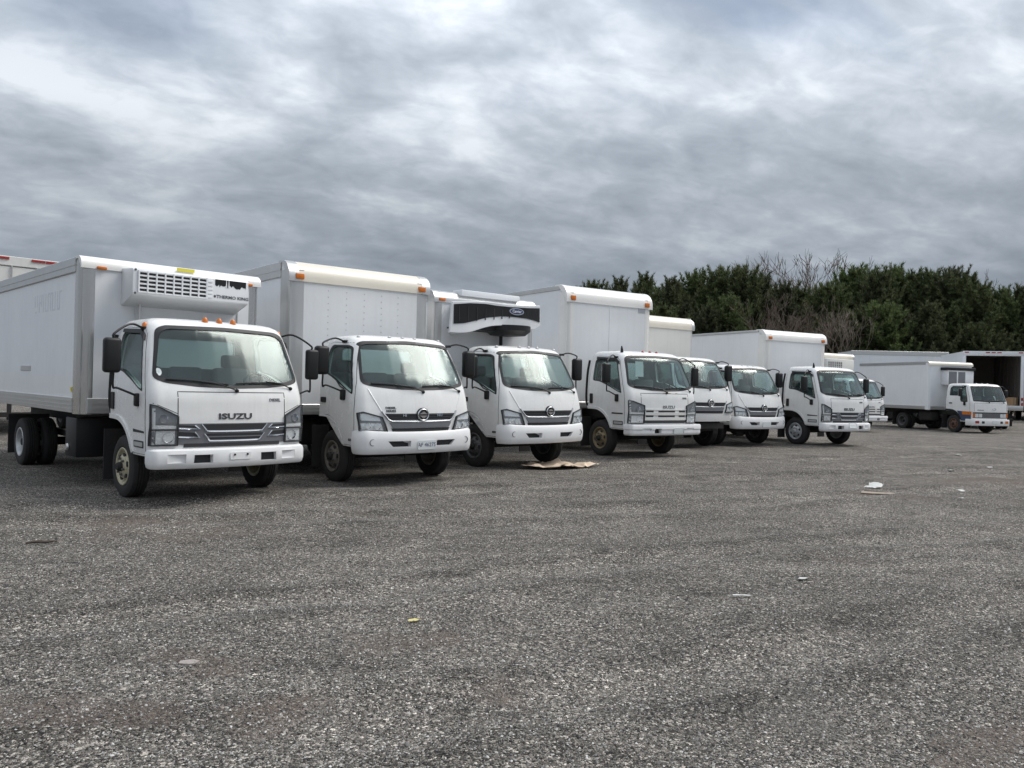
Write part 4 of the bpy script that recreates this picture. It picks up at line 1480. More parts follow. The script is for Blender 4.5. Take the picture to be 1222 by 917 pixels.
# reefer unit with a louvred face (white, wide)
def reefer_grille(xf):
    poly = [(xf - .02, 2.40), (xf + .40, 2.525), (xf + .42, 2.545), (xf + .42, 2.845), (xf + .40, 2.87), (xf - .02, 2.90)]
    K = []
    y0, y1 = -.73, .83
    x1 = xf + .42
    ga, gb, gz0, gz1 = -.66, .31, 2.568, 2.832
    shell = prism_mesh(poly, 'y', y0, y1, M['box'], .012)
    rec = prism_mesh([(ga, gz0), (gb - .085, gz0), (gb - .085, gz1), (ga, gz1)], 'x', x1 - .004, x1 + .002, M['seam'])
    K.append(N('grille_recess', rec))
    nb = 8
    for i in range(nb + 1):
        y_ = ga + (gb - .085 - ga) * i / nb
        K.append(N('grille_bar', box_mesh((x1 - .002, y_ - .010, gz0 - .012), (x1 + .022, y_ + .010, gz1 + .012), M['box'], .003, 1)))
    for i in range(6):
        z_ = gz0 + (gz1 - gz0) * i / 5
        K.append(N('grille_slat', box_mesh((x1 - .002, ga - .01, z_ - .0105), (x1 + .018, gb - .075, z_ + .0105), M['box'], .003, 1)))
    for i in range(5):
        z_ = gz0 + (gz1 - gz0) * (i + .5) / 5
        K.append(N('louvre', box_mesh((x1 - .002, gb - .07, z_ - .016), (x1 + .012, gb, z_ + .016), M['box_side'], .004, 1)))
    rnd = random.Random(3)
    a, b = .345, .79
    jag = [(a, 2.842), (a, 2.765)]
    u = a
    while u < b - .02:
        u += rnd.uniform(.012, .026)
        jag.append((min(u, b), 2.765 - rnd.uniform(-.012, .035)))
    jag += [(b, 2.742), (b, 2.842)]
    K.append(N('decal', prism_mesh(jag, 'x', x1 - .003, x1 + .003, M['black'], 0), label='torn black decal on the reefer face'))
    for u0 in (.50, .535):
        K.append(N('decal_gap', prism_mesh([(u0, 2.84), (u0 + .008, 2.84), (u0 + .016, 2.74), (u0 - .004, 2.74)], 'x', x1 + .003, x1 + .005, M['box'], 0)))
    tm = text_mesh('THERMO KING', .062, 1.12, .001)
    for v in tm.vertices:
        v.co = (x1 + (.004 if v.co.z > 0 else .0005), .60 + v.co.x, 2.605 + v.co.y)
    tm.materials.append(M['print'])
    K.append(N('lettering', tm))
    K.append(N('logo', prism_mesh([(.345 + .022 * math.cos(2 * math.pi * i / 10) * (1 if i % 2 else .6), 2.607 + .022 * math.sin(2 * math.pi * i / 10) * (1 if i % 2 else .6)) for i in range(10)], 'x', x1 - .001, x1 + .004, M['print'], 0)))
    for y_, z_ in ((y0 + .012, 2.86), (y0 + .012, 2.56)):
        K.append(N('bolt', lathe_mesh([(-.002, .016), (.008, .014), (.01, .002)], M['rim_dark'], 'x', 8, (x1, y_ + .02, z_ - .01))))
    K.append(N('drain_hose', tube_mesh([(xf + .08, -.52, 2.45), (xf + .08, -.52, 2.1)], .02, M['alu'], 8)))
    K.append(N('back_plate', box_mesh((xf - .003, -.55, 2.0), (xf + .012, .30, 2.42), M['box'], .003, 1)))
    K.append(N('back_seam', box_mesh((xf - .002, .86, zb_ := 1.2, ), (xf + .014, .875, 2.85), M['alu'])))
    return N('reefer_unit', shell, K)


# reefer unit with a swooping black mouth
def reefer_wave(xf, zt):
    K = []
    x1 = xf + .55
    z0 = zt - 3.18

    def P(lst):
        return [(u, v + z0) for u, v in lst]
    top = [(-1.16, 2.95), (-.5, 3.00), (.0, 2.99), (.5, 3.01), (1.0, 3.05)]
    bot = [(1.02, 2.66), (.80, 2.55), (.55, 2.58), (-.10, 2.58), (-.45, 2.52), (-.75, 2.42), (-1.0, 2.38), (-1.20, 2.38)]
    hull = smooth2(P(top)) + smooth2(P(bot))
    # hull: face bulges forward in the middle
    bm = bmesh.new()
    A = [bm.verts.new((xf - .01, u * .72, v)) for u, v in hull]
    Bv = [bm.verts.new((x1 - .05 - .10 * (u / 1.1) ** 2, u, v)) for u, v in hull]
    cu_, cv_ = -.05, 2.78 + z0
    Cv = [bm.verts.new((x1 - .02 - .10 * (u / 1.1) ** 2, cu_ + (u - cu_) * .985, cv_ + (v - cv_) * .955)) for u, v in hull]
    k = len(hull)
    for X_, Y_ in ((A, Bv), (Bv, Cv)):
        for i in range(k):
            bm.faces.new((X_[i], X_[(i + 1) % k], Y_[(i + 1) % k], Y_[i]))
    bm.faces.new(A[::-1])
    f = bm.faces.new(Cv)
    bmesh.ops.recalc_face_normals(bm, faces=bm.faces)
    S = Surf(bm)
    me = finish(bm, M['box'], 40)
    mouth = P([(-1.12, 2.905), (-.80, 2.945), (-.46, 2.958), (-.20, 2.945), (.10, 2.945), (.60, 2.965), (.96, 2.992), (.97, 2.715), (.75, 2.745), (.55, 2.762), (.2, 2.768), (-.10, 2.752), (-.45, 2.70), (-.70, 2.625), (-.90, 2.575), (-1.12, 2.55)])
    mk = []
    ms = S.panel('x', mouth, .012, -.01, M['black'], .10)
    for i in range(14):
        u = .30 + i * .045
        mk.append(N('mesh_wire', S.strip('x', P([(u, 2.775), (u + .02, 2.935)]), .006, .016, M['seam'])))
    for i in range(7):
        u = -1.02 + i * .19
        mk.append(N('grille_rib', S.strip('x', P([(u, 2.60 + max(0, u + .9) * .13), (u, 2.88)]), .012, .018, M['seam'])))
    K.append(N('mouth', ms, mk))
    e = S.co('x', .29, 2.87 + z0, .016)
    ov = lambda a_, b_: [(e.y + a_ * math.cos(2 * math.pi * i / 28), e.z + b_ * math.sin(2 * math.pi * i / 28)) for i in range(28)]
    tm = text_mesh('Carrier', .075, 1.0, .001)
    for v in tm.vertices:
        v.co = (e.x + (.020 if v.co.z > 0 else .016), e.y + v.co.x, e.z + v.co.y)
    tm.materials.append(M['paper'])
    K.append(N('badge', prism_mesh(ov(.185, .068), 'x', e.x - .02, e.x + .010, M['chrome'], 0), [N('badge_face', prism_mesh(ov(.155, .050), 'x', e.x, e.x + .016, M['navy'], 0)), N('lettering', tm)]))
    K.append(N('fan_shroud', lathe_mesh([(2.40 + z0, .10), (2.42 + z0, .34), (2.50 + z0, .44), (2.60 + z0, .44)], M['black'], 'z', 28, (xf + .28, .30, 0))))
    K.append(N('belly', prism_mesh(P([(-.62, 2.50), (-.3, 2.47), (.6, 2.47), (.78, 2.56), (.0, 2.57), (-.45, 2.54)]), 'x', xf, x1 - .16, M['black'], 0)))
    K.append(N('hose', tube_mesh([(xf + .1, .28, 2.45 + z0), (xf + .1, .28, 1.9)], .035, M['black'], 8)))
    K.append(N('roof_deck', box_mesh((xf - .25, -.66, zt - .05), (xf + .05, .80, zt + .06), M['box'], .015)))
    K.append(N('latch', box_mesh((xf + .24, -1.13, 2.47 + z0), (xf + .30, -1.05, 2.50 + z0), M['black'])))
    return N('reefer_unit', me, K)


def smooth2(pts):
    return [(p.x, p.y) for p in smooth_path([(u, v, 0) for u, v in pts], 3)]


# small reefer: pale face with a chequered grid
def reefer_small(xf, zt, dark=False):
    K = []
    x1 = xf + .30
    if dark:
        x1 = xf + .38
        me = box_mesh((xf - .02, -.55, zt - 1.05), (x1, .90, zt - .36), M['box'], .03)
        K.append(N('hood', box_mesh((xf, -.60, zt - .38), (x1 + .06, .95, zt - .25), M['black'], .015)))
        for a, b in ((-.50, -.05), (.02, .42)):
            kk = [N('louvre', box_mesh((x1 - .002, a + .02, zt - .98 + i * .09), (x1 + .014, b - .02, zt - .95 + i * .09), M['silver'])) for i in range(6)]
            K.append(N('panel', box_mesh((x1 - .01, a, zt - 1.02), (x1 + .006, b, zt - .44), M['silver'], .01), kk))
        return N('reefer_unit', me, K)
    me = box_mesh((xf - .02, -.85, zt - .85), (x1, .85, zt - .24), M['box_cream'], .04)
    gk = []
    for i in range(8):
        gk.append(N('grille_bar', box_mesh((x1 + .004, -.72 + i * .115, zt - .68), (x1 + .022, -.70 + i * .115, zt - .36), M['box_cream'])))
    for i in range(4):
        gk.append(N('grille_slat', box_mesh((x1 + .004, -.74, zt - .66 + i * .09), (x1 + .020, .12, zt - .645 + i * .09), M['box_cream'])))
    K.append(N('grille', box_mesh((x1 - .01, -.74, zt - .68), (x1 + .006, .12, zt - .36), M['silver']), gk))
    K.append(N('sill', box_mesh((x1 - .005, -.5, zt - .80), (x1 + .02, .3, zt - .76), M['orange'])))
    return N('reefer_unit', me, K)
# ================================================================== the trucks in the yard
CAB = {}


def get_cab(kind):
    if kind not in CAB:
        CAB[kind] = {'A': lambda: cab_A('A'), 'C': lambda: cab_A('C'), 'B': cab_B, 'D': cab_D}[kind]()
    return CAB[kind]


def truck_root(name, X, Y, a, label, dz=0., pitch=0., group=None):
    fx, fy = math.sin(a), -math.cos(a)
    lx, ly = math.cos(a), math.sin(a)
    wb = 3.8
    zf = float(terrain(X, Y))
    zr = float(terrain(X - fx * wb, Y - fy * wb))
    zl = float(terrain(X + lx * .83, Y + ly * .83))
    zr2 = float(terrain(X - lx * .83, Y - ly * .83))
    p_ = math.atan2(zr - zf, wb) + pitch
    r_ = math.atan2(zl - zr2, 1.66)
    rt = root(name, (X, Y, zf + dz), (0, 0, 0), label, 'truck', group)
    rt.rotation_mode = 'XYZ'
    rt.rotation_euler = (Matrix.Rotation(a - math.pi / 2, 4, 'Z') @ Matrix.Rotation(p_, 4, 'Y') @ Matrix.Rotation(r_, 4, 'X')).to_euler()
    return rt


ROW = 'white trucks parked in a row along the yard'


def build_truck(X, Y, a, kind, label, rims, wb=3.8, tail=None, box=None, unit=None, plate_txt=None, lamps=None, bumper=True, dz=0., lift=0., name='box_truck', cover=False, steer=0., extra=None, frame=None, plate_at=(.04, .585, .30, .13), group=ROW):
    S, SB, parts, bp = get_cab(kind)
    rt = truck_root(name, X, Y, R(a), label, dz, group=group)
    for p_ in parts:
        o = p_.make(rt)
        o.location.z += lift
    if bumper:
        o = bp.make(rt)
        o.location.z += lift
        if plate_txt is not None:
            q = plate(SB, *plate_at, plate_txt).make(rt)
            q.location.z += lift
    if lamps:
        ys_, xr, mt, r_, h_ = lamps
        for n_ in roof_lamp_set(S, ys_, xr, mt, r_, h_):
            n_.make(rt).location.z += lift
    L = frame or (tail if tail else wb + 1.6)
    chassis(L, wb, .96 + lift).make(rt)
    fm, rm = rims
    rr = random.Random(int(X * 100))
    for s in (-1, 1):
        wheel_node(fm, True, 0, s * .84, cover=cover, spin=rr.uniform(0, 6), steer=steer).make(rt)
        wheel_node(rm, False, -wb, s * .955, spin=rr.uniform(0, 6)).make(rt)
        wheel_node(rm, True, -wb, s * .69, spin=rr.uniform(0, 6)).make(rt)
        mudflap(-wb - .55, s * .80).make(rt)
        mudflap(-.60, s * .83, .14).make(rt)
    if box:
        box.make(rt)
    if unit:
        unit.make(rt)
    if extra:
        for e_ in extra:
            e_.make(rt).location.z += lift
    return rt


def aerial(S):
    p_ = S.co('z', .42, -.74)
    return N('aerial_stub', tube_mesh([p_ - Vector((0, 0, .02)), p_ + Vector((0, 0, .05)), p_ + Vector((-.01, 0, .13))], [.035, .028, .012], M['black'], 8))


SB_A = get_cab('A')[1]
holder = N('plate_holder', SB_A.panel('x', round_poly([(-.10, .515), (.16, .515), (.16, .60), (-.10, .60)], .012, 2), .010, .0, M['plastic_white'], .5),
           [N('bolt', lathe_mesh([(-.004, .014), (.010, .012), (.011, .001)], M['seam'], 'x', 8, SB_A.co('x', y_, .575, .008))) for y_ in (-.045, .115)])
LAMP5 = [-.86, -.18, 0, .18, .86]
# 1: louvred reefer truck
b1 = box_body(-.85, 5.6, 1.215, .985, 3.0, 'box', 'box_side', 'cap_white', 'steel', 'alu', .12, .17, None, rail_h=.19, brail=.20, corner_caps=False)
S_A = get_cab('A')[0]
b1.kids.append(N('sticker', prism_mesh([(-.84, 2.955), (-.822, 2.955), (-.822, 3.0), (-.84, 3.0)], 'y', -.02, .22, M['yellow'], 0), loc=(-.0, 0, -.01)))
b1.kids.append(N('sticker', box_mesh((-1.16, -1.219, 1.26), (-1.11, -1.200, 1.32), M['yellow'])))
for y_ in (-.98, 1.02):
    b1.kids.append(N('marker_light', box_mesh((-.84, y_ - .06, 2.845), (-.80, y_ + .06, 2.885), M['orange'], .012)))
rg = random.Random(8)
ghost = bmesh.new()
u = -3.05
while u < -1.72:                       # residue of removed lettering: upright strokes and short bars
    wd = rg.choice((.03, .03, .045))
    z0_, z1_ = 2.36, 2.62
    if u < -2.2 and rg.random() < .4:
        z0_ = 2.45
    add_box(ghost, (u, -1.2045, z0_), (u + wd, -1.2020, z1_))
    if rg.random() < .6:
        zz_ = rg.choice((2.36, 2.49, 2.595))
        add_box(ghost, (u + wd, -1.2045, zz_), (u + wd + .07, -1.2020, zz_ + .026))
    u += wd + rg.uniform(.05, .11)
b1.kids.append(N('ghost_lettering', finish(ghost, M['ghost'], 0)))
b1.kids.append(N('side_plate', box_mesh((-3.75, -1.213, 1.52), (-3.2, -1.200, 1.60), M['alu'], .004, 1)))
rear_box = N('tool_box', box_mesh((-1.55, -1.16, .40), (-1.08, -.60, .92), M['black'], .02), [N('latch', lathe_mesh([(-.02, .04), (.0, .05), (.02, .03)], M['alu'], 'y', 12, (-1.42, -1.165, .52)))])
sticker = N('windshield_sticker', S_A.panel('x', [(-.845 + .035 * math.cos(2 * math.pi * i / 12), 1.54 + .045 * math.sin(2 * math.pi * i / 12)) for i in range(12)], -.003, -.005, M['paper'], .2))
build_truck(-4.06, 10.19, 44.7, 'A', 'white cab-over box truck with a wide louvred reefer unit and five amber roof lamps', ('rim_cream', 'rim_grey'), 4.4, 6.3, b1, reefer_grille(-.85), None,
            (LAMP5, .50, 'orange', .034, .055), extra=[rear_box, sticker, holder])
# 2: tall riveted dry box, licence plate
b2 = box_body(-.85, 5.0, 1.275, .95, 3.315, 'box', 'box_side', 'cap_cream', 'alu', 'alu', .25, .24, 'orange', rivets=True, rail_h=.24, brail=.16)
build_truck(-1.90, 12.09, 39.9, 'B', 'white box truck with bare metal corner posts and a riveted front panel', ('rim_brown', 'rim_dark'), 3.8, 5.8, b2, None, 'AF 46275', ([-.70, -.22, 0, .22, .70], .36, 'clear_lamp', .026, .022))
# model script beside the grille of the plated truck
S_B = get_cab('B')[0]
T2 = bpy.data.objects['box_truck.001']
for tx, u_, v_, sz, mt in (('HI', -.30, 1.008, .05, 'chrome'), ('NO', .30, 1.008, .05, 'chrome'), ('DIESEL', -.50, 1.115, .042, 'print'), ('SERIES', -.50, 1.070, .042, 'print')):
    N('lettering', S_B.text('x', tx, sz, u_, v_, M[mt], 1.3, .024 if mt == 'chrome' else .006, .001)).make(T2)
# 3: swoopy reefer
b3 = box_body(-.85, 4.6, 1.25, .95, 3.18, 'box', 'box_side', 'alu', 'alu', 'alu', .17, .17, 'orange', rail_h=.2, brail=.16)
build_truck(.05, 14.50, 41.1, 'B', 'white truck with a black-mouthed reefer unit carrying a blue oval badge over its cab', ('rim_dark', 'rim_dark'), 3.8, 5.4, b3, reefer_wave(-.85, 3.18), None, ([-.70, -.22, 0, .22, .70], .36, 'clear_lamp', .03, .035))
# 4: tallest white box, older square cab
S_C = get_cab('C')[0]
b4 = box_body(-.85, 4.9, 1.26, .98, 3.70, 'box', 'box', 'cap_white', 'cap_white', 'alu', .30, .20, 'orange', rail_h=.10, brail=.14, seam=(-.02,))
b4.kids.append(N('decal', prism_mesh([(.84, 3.22), (1.06, 3.22), (1.06, 3.32), (.84, 3.32)], 'x', -.852, -.846, M['silver_lite'], 0)))
notice = N('notice', prism_mesh([(-.52, 1.66), (-.30, 1.66), (-.32, 1.98), (-.54, 1.98)], 'x', .62, .622, M['paper'], 0), rot=(0, 0, 0))
build_truck(2.68, 17.15, 33.2, 'C', 'white box truck with gold rusty wheels and the tallest box in the row', ('rim_gold', 'rim_dark'), 3.8, 5.7, b4, None, '', ([-.18, .02, .22], .45, 'red', .03, .03), dz=.01, lift=.035, extra=[notice, aerial(S_C)], plate_at=(.24, .55, .28, .12))
T4 = bpy.data.objects['box_truck.003']
rs = random.Random(5)
M['rust'] = plain('rust_stain', (.36, .22, .10), .8, dirt=.6, dirtcol=(.5, .45, .38), scale=20)
for u_, v_, w_, h_ in ((.0, 1.318, .05, .018), (.09, 1.322, .06, .010), (-.08, 1.316, .04, .008), (.30, 1.325, .05, .006)):
    q_ = [(u_ + w_ * math.cos(a) * rs.uniform(.6, 1.1), v_ + h_ * math.sin(a) * rs.uniform(.6, 1.2)) for a in [2 * math.pi * i / 10 for i in range(10)]]
    N('rust_stain', S_C.panel('x', q_, .0016, -.002, M['rust'], .1)).make(T4).location.z += .035
# 5: no bumper
b5 = box_body(-.85, 4.4, 1.22, 1.0, 3.42, 'box_cream', 'box_cream', 'cap_cream', 'alu', 'alu', .26, .10, None, rail_h=.12, brail=.14)
build_truck(4.43, 20.23, 33.0, 'B', 'white truck missing its front bumper, cream roll cap on its box', ('rim_dark', 'rim_dark'), 3.8, 5.2, b5, None, None, None, bumper=False, lift=.12)
# 6: bare chassis cab
build_truck(6.24, 21.66, 31.6, 'B', 'white chassis cab without any box, parked between two box trucks', ('rim_dark', 'rim_dark'), 3.4, 4.6, None, None, '', ([-.70, -.22, 0, .22, .70], .36, 'clear_lamp', .026, .02), name='chassis_cab_truck')
# 7: white box
b7 = box_body(-.85, 5.4, 1.27, .98, 3.26, 'box', 'box_side', 'cap_white', 'cap_white', 'alu', .24, .22, 'orange', rail_h=.06, brail=.12)
build_truck(8.83, 22.44, 28.5, 'A', 'white box truck with clean pale grey wheels and a winged grey grille', ('rim_grey', 'rim_dark'), 3.9, 6.2, b7, None, '', None, cover=True, extra=[aerial(S_A)])
# 8: small view, chequered reefer
b8 = box_body(-.85, 4.2, 1.2, .98, 3.28, 'box_cream', 'box_cream', 'cap_cream', 'alu', 'alu', .16, .12, None, rail_h=.1, brail=.12)
build_truck(14.26, 32.88, 27, 'C', 'white truck with a small gridded reefer on a low cream box', ('rim_dark', 'rim_dark'), 3.6, 5.0, b8, reefer_small(-.85, 3.28), None, None)
# 9: older truck with blue lower cab
b9 = box_body(-1.15, 4.6, 1.22, .95, 3.14, 'box', 'box_side', 'cap_cream', 'box_side', 'alu', .14, .16, None, rail_h=.13, brail=.16, corner_caps=False)
build_truck(20.45, 34.75, 15, 'D', 'older white truck with blue lower cab sides and rusty red wheels', ('rim_rust', 'rim_dark'), 2.95, 5.7, b9, reefer_small(-1.15, 3.14, True), '', ([-.3, 0, .3], .55, 'clear_lamp', .04, .03), plate_at=(.12, .50, .28, .12))


# 10: open box seen from behind
def open_box(X, Y, a, L, hw, zb, zt):
    rt = truck_root('box_truck', X, Y, R(a), 'white box truck seen from behind with its rear doorway open and dark inside', 0, group=None)
    t_ = .05
    xb = 0
    K = [N('side_wall', box_mesh((0, s * hw - (t_ if s > 0 else 0), zb + .1), (L, s * hw + (0 if s > 0 else t_), zt), M['box'])) for s in (-1, 1)]
    for s in (-1, 1):
        for i in range(8):
            x_ = .5 + i * .6
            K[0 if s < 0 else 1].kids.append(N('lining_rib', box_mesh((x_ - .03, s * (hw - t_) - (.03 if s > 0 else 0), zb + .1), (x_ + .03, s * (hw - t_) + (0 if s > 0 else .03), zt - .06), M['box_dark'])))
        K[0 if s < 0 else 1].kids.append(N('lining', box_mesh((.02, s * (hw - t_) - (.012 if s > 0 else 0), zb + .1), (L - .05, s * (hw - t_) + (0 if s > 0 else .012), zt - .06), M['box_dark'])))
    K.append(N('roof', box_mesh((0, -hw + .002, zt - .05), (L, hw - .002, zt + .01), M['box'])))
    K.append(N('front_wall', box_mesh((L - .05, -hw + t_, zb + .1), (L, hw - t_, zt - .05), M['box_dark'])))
    K.append(N('floor', box_mesh((0, -hw, zb), (L, hw, zb + .1), M['wood'])))
    K.append(N('door_header', box_mesh((-.06, -hw, zt - .20), (.04, hw, zt + .03), M['box'], .01), [N('marker_light', box_mesh((-.085, y_ - .09, zt - .05), (-.055, y_ + .09, zt - .01), M['red'])) for y_ in (-.25, 0, .25, -hw + .15, hw - .15)]))
    for s in (-1, 1):
        y0, y1 = sorted((s * (hw - .13), s * (hw + .01)))
        K.append(N('door_post', box_mesh((-.06, y0, zb - .12), (.04, y1, zt - .20), M['box'], .01), [N('tail_lamp', box_mesh((-.09, y0 + .03, z_), (-.055, y1 - .03, z_ + .14), M[mt])) for z_, mt in ((zb + .35, 'red'), (zb + .10, 'red'))]))
    K.append(N('sill', box_mesh((-.10, -hw, zb - .14), (.03, hw, zb + .1), M['alu'], .01)))
    K.append(N('step_bumper', box_mesh((-.15, -.9, .45), (-.02, .9, .57), M['grime'], .02)))
    bm = bmesh.new()
    for s in (-1, 1):
        add_box(bm, (0, s * .43 - .04, zb - .25), (L + .3, s * .43 + .04, zb - .01))
        add_box(bm, (-.05, s * .7 - .03, .5), (.03, s * .7 + .03, zb - .1))
    K.append(N('chassis', finish(bm, M['grime'])))
    for k in K:
        k.make(rt)
    for s in (-1, 1):
        wheel_node('rim_dark', False, 1.5, s * .955).make(rt)
        wheel_node('rim_dark', True, 1.5, s * .69).make(rt)
        wheel_node('rim_dark', True, 5.2, s * .84).make(rt)
        mudflap(.75, s * .80).make(rt)
    CABS = get_cab('C')[2][:9]
    for p_ in CABS:
        p_.make(rt).location.x = 5.35
    return rt


OB = open_box(23.75, 38.6, 180 - 17, 4.7, 1.33, 1.10, 3.83)
# carton standing in the open box
rt = root('cardboard_carton', (0, 0, 0), (0, 0, 0), 'brown cardboard carton standing in the open box doorway', 'carton')
cm = [N('flap', box_mesh((-.19, -.02, .40), (.19, .16, .408), M['cardboard'])), N('tape', box_mesh((-.03, -.201, .05), (.03, -.198, .40), M['card_pale']))]
N('carton_body', box_mesh((-.2, -.2, 0), (.2, .2, .4), M['cardboard'], .008, 1), cm).make(rt)
mw = Matrix.Translation(OB.location) @ OB.rotation_euler.to_matrix().to_4x4()
rt.location = mw @ Vector((.35, -.93, 1.20))
rt.rotation_euler = (0, 0, R(20))


# 11 / 12: closed trailers further back
def trailer(X, Y, rz, L, hw, zb, zt, side, label, lights='red', wheels=True, rail='alu'):
    """rear face at x=0 looking along -x; body runs to +x"""
    rt = root('box_trailer', (X, Y, float(terrain(X, Y))), (0, 0, rz), label, 'trailer')
    K = [N('cargo_box', box_mesh((.02, -hw, zb), (L, hw, zt - .02), M[side]), [N('side_post', box_mesh((.7 + i * .9, s * hw - .012, zb + .12), (.75 + i * .9, s * hw + .012, zt - .22), M[side])) for s in (-1, 1) for i in range(int(L / .9) - 1)])]
    for s in (-1, 1):
        K.append(N('top_rail', box_mesh((0, s * (hw - .01) - .02, zt - .24), (L, s * (hw - .01) + .03, zt + .01), M[rail], .008, 1)))
        K.append(N('bottom_rail', box_mesh((0, s * (hw - .01) - .02, zb), (L, s * (hw - .01) + .03, zb + .14), M[rail], .008, 1)))
        K.append(N('rear_door', box_mesh((-.03, min(0, s * (hw - .1)) + .005, zb + .12), (.03, max(0, s * (hw - .1)) - .005, zt - .22), M[side], .006, 1), [N('lock_rod', tube_mesh([(-.06, s * hw * f, zb + .1), (-.06, s * hw * f, zt - .2)], .018, M['alu'])) for f in (.25, .65)]))
    K.append(N('rear_header', box_mesh((-.05, -hw, zt - .20), (.04, hw, zt + .015), M[side], .008, 1), [N('marker_light', box_mesh((-.075, y_ - .14, zt - .06), (-.045, y_ + .14, zt - .01), M[lights])) for y_ in (-hw + .25, -.3, 0, .3, hw - .25)]))
    K.append(N('roof', box_mesh((0, -hw + .03, zt - .04), (L, hw - .03, zt), M['alu'])))
    bm = bmesh.new()
    for s in (-1, 1):
        add_box(bm, (.1, s * .45 - .05, zb - .28), (L, s * .45 + .05, zb - .003))
        add_box(bm, (L - 1.6, s * .6 - .05, .02), (L - 1.5, s * .6 + .05, zb - .02))
        add_box(bm, (-.04, s * .8 - .04, .5), (.04, s * .8 + .04, zb - .003))
    add_box(bm, (-.06, -1.0, .42), (.06, 1.0, .53))
    K.append(N('undercarriage', finish(bm, M['grime'])))
    for k in K:
        k.make(rt)
    for s in (-1, 1):
        for x_ in (1.4, 2.35):
            wheel_node('rim_dark', False, x_, s * .98).make(rt)
    return rt


trailer(-11.0, 18.55, R(135), 8.0, 1.28, 1.15, 4.10, 'box_cream', 'tall cream trailer with red marker lights standing behind the louvred reefer truck')
trailer(25.3, 46.4, R(180 - 6), 5.4, 1.25, 1.2, 4.12, 'box_side', 'grey-railed trailer box standing sideways behind the older blue-sided truck', rail='alu')
# a second row backs onto the first one: dark undersides close the view below the boxes
for i, (X_, Y_, rz_, h_) in enumerate([(-7.6, 22.3, 132, 3.45), (-4.1, 24.9, 131, 3.3), (-1.0, 28.0, 128, 3.4), (3.2, 30.6, 124, 3.3)]):
    trailer(X_, Y_, R(rz_), 6.5, 1.25, 1.1, h_, 'box_side', 'low trailer of the second row, glimpsed under the first row of trucks').__setitem__('group', 'second row of trailers')
# ================================================================== tree belt beyond the yard
def leaf_mat(name, stops, rough=.75):
    m, t, out = new_mat(name)
    a = t.new('ShaderNodeAttribute', attribute_name='tone')
    oi = t.new('ShaderNodeObjectInfo').outputs['Random']
    c = t.ramp(a.outputs['Fac'], *stops)
    hs = t.new('ShaderNodeHueSaturation', {'Hue': t.math('ADD', .488, t.math('MULTIPLY', oi, .026)), 'Saturation': t.math('ADD', .80, t.math('MULTIPLY', oi, .3)), 'Value': t.math('ADD', .72, t.math('MULTIPLY', oi, .55)), 'Color': c})
    p = t.new('ShaderNodeBsdfPrincipled', {'Base Color': hs.outputs[0], 'Roughness': rough, 'Specular IOR Level': .3})
    tr = t.new('ShaderNodeBsdfTranslucent', {'Color': hs.outputs[0]})
    mx = t.new('ShaderNodeMixShader', {0: .22, 1: p.outputs[0], 2: tr.outputs[0]})
    t.l.new(mx.outputs[0], out.inputs[0])
    return m


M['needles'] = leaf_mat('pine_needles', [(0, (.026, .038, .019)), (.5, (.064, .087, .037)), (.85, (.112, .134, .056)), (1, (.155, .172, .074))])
M['bark'] = plain('bark', (.075, .058, .045), .9, bump=.5, bscale=12)
M['twig'] = plain('bare_twigs', (.17, .132, .103), .9)
M['twig_pale'] = plain('pale_bare_twigs', (.21, .175, .14), .9)


def frames(d):
    """two unit vectors across each direction"""
    ref = np.where(np.abs(d[:, 2:3]) < .9, np.array([[0, 0, 1.]]), np.array([[1., 0, 0]]))
    u = np.cross(d, ref)
    u /= np.linalg.norm(u, axis=1, keepdims=True)
    return u, np.cross(d, u)


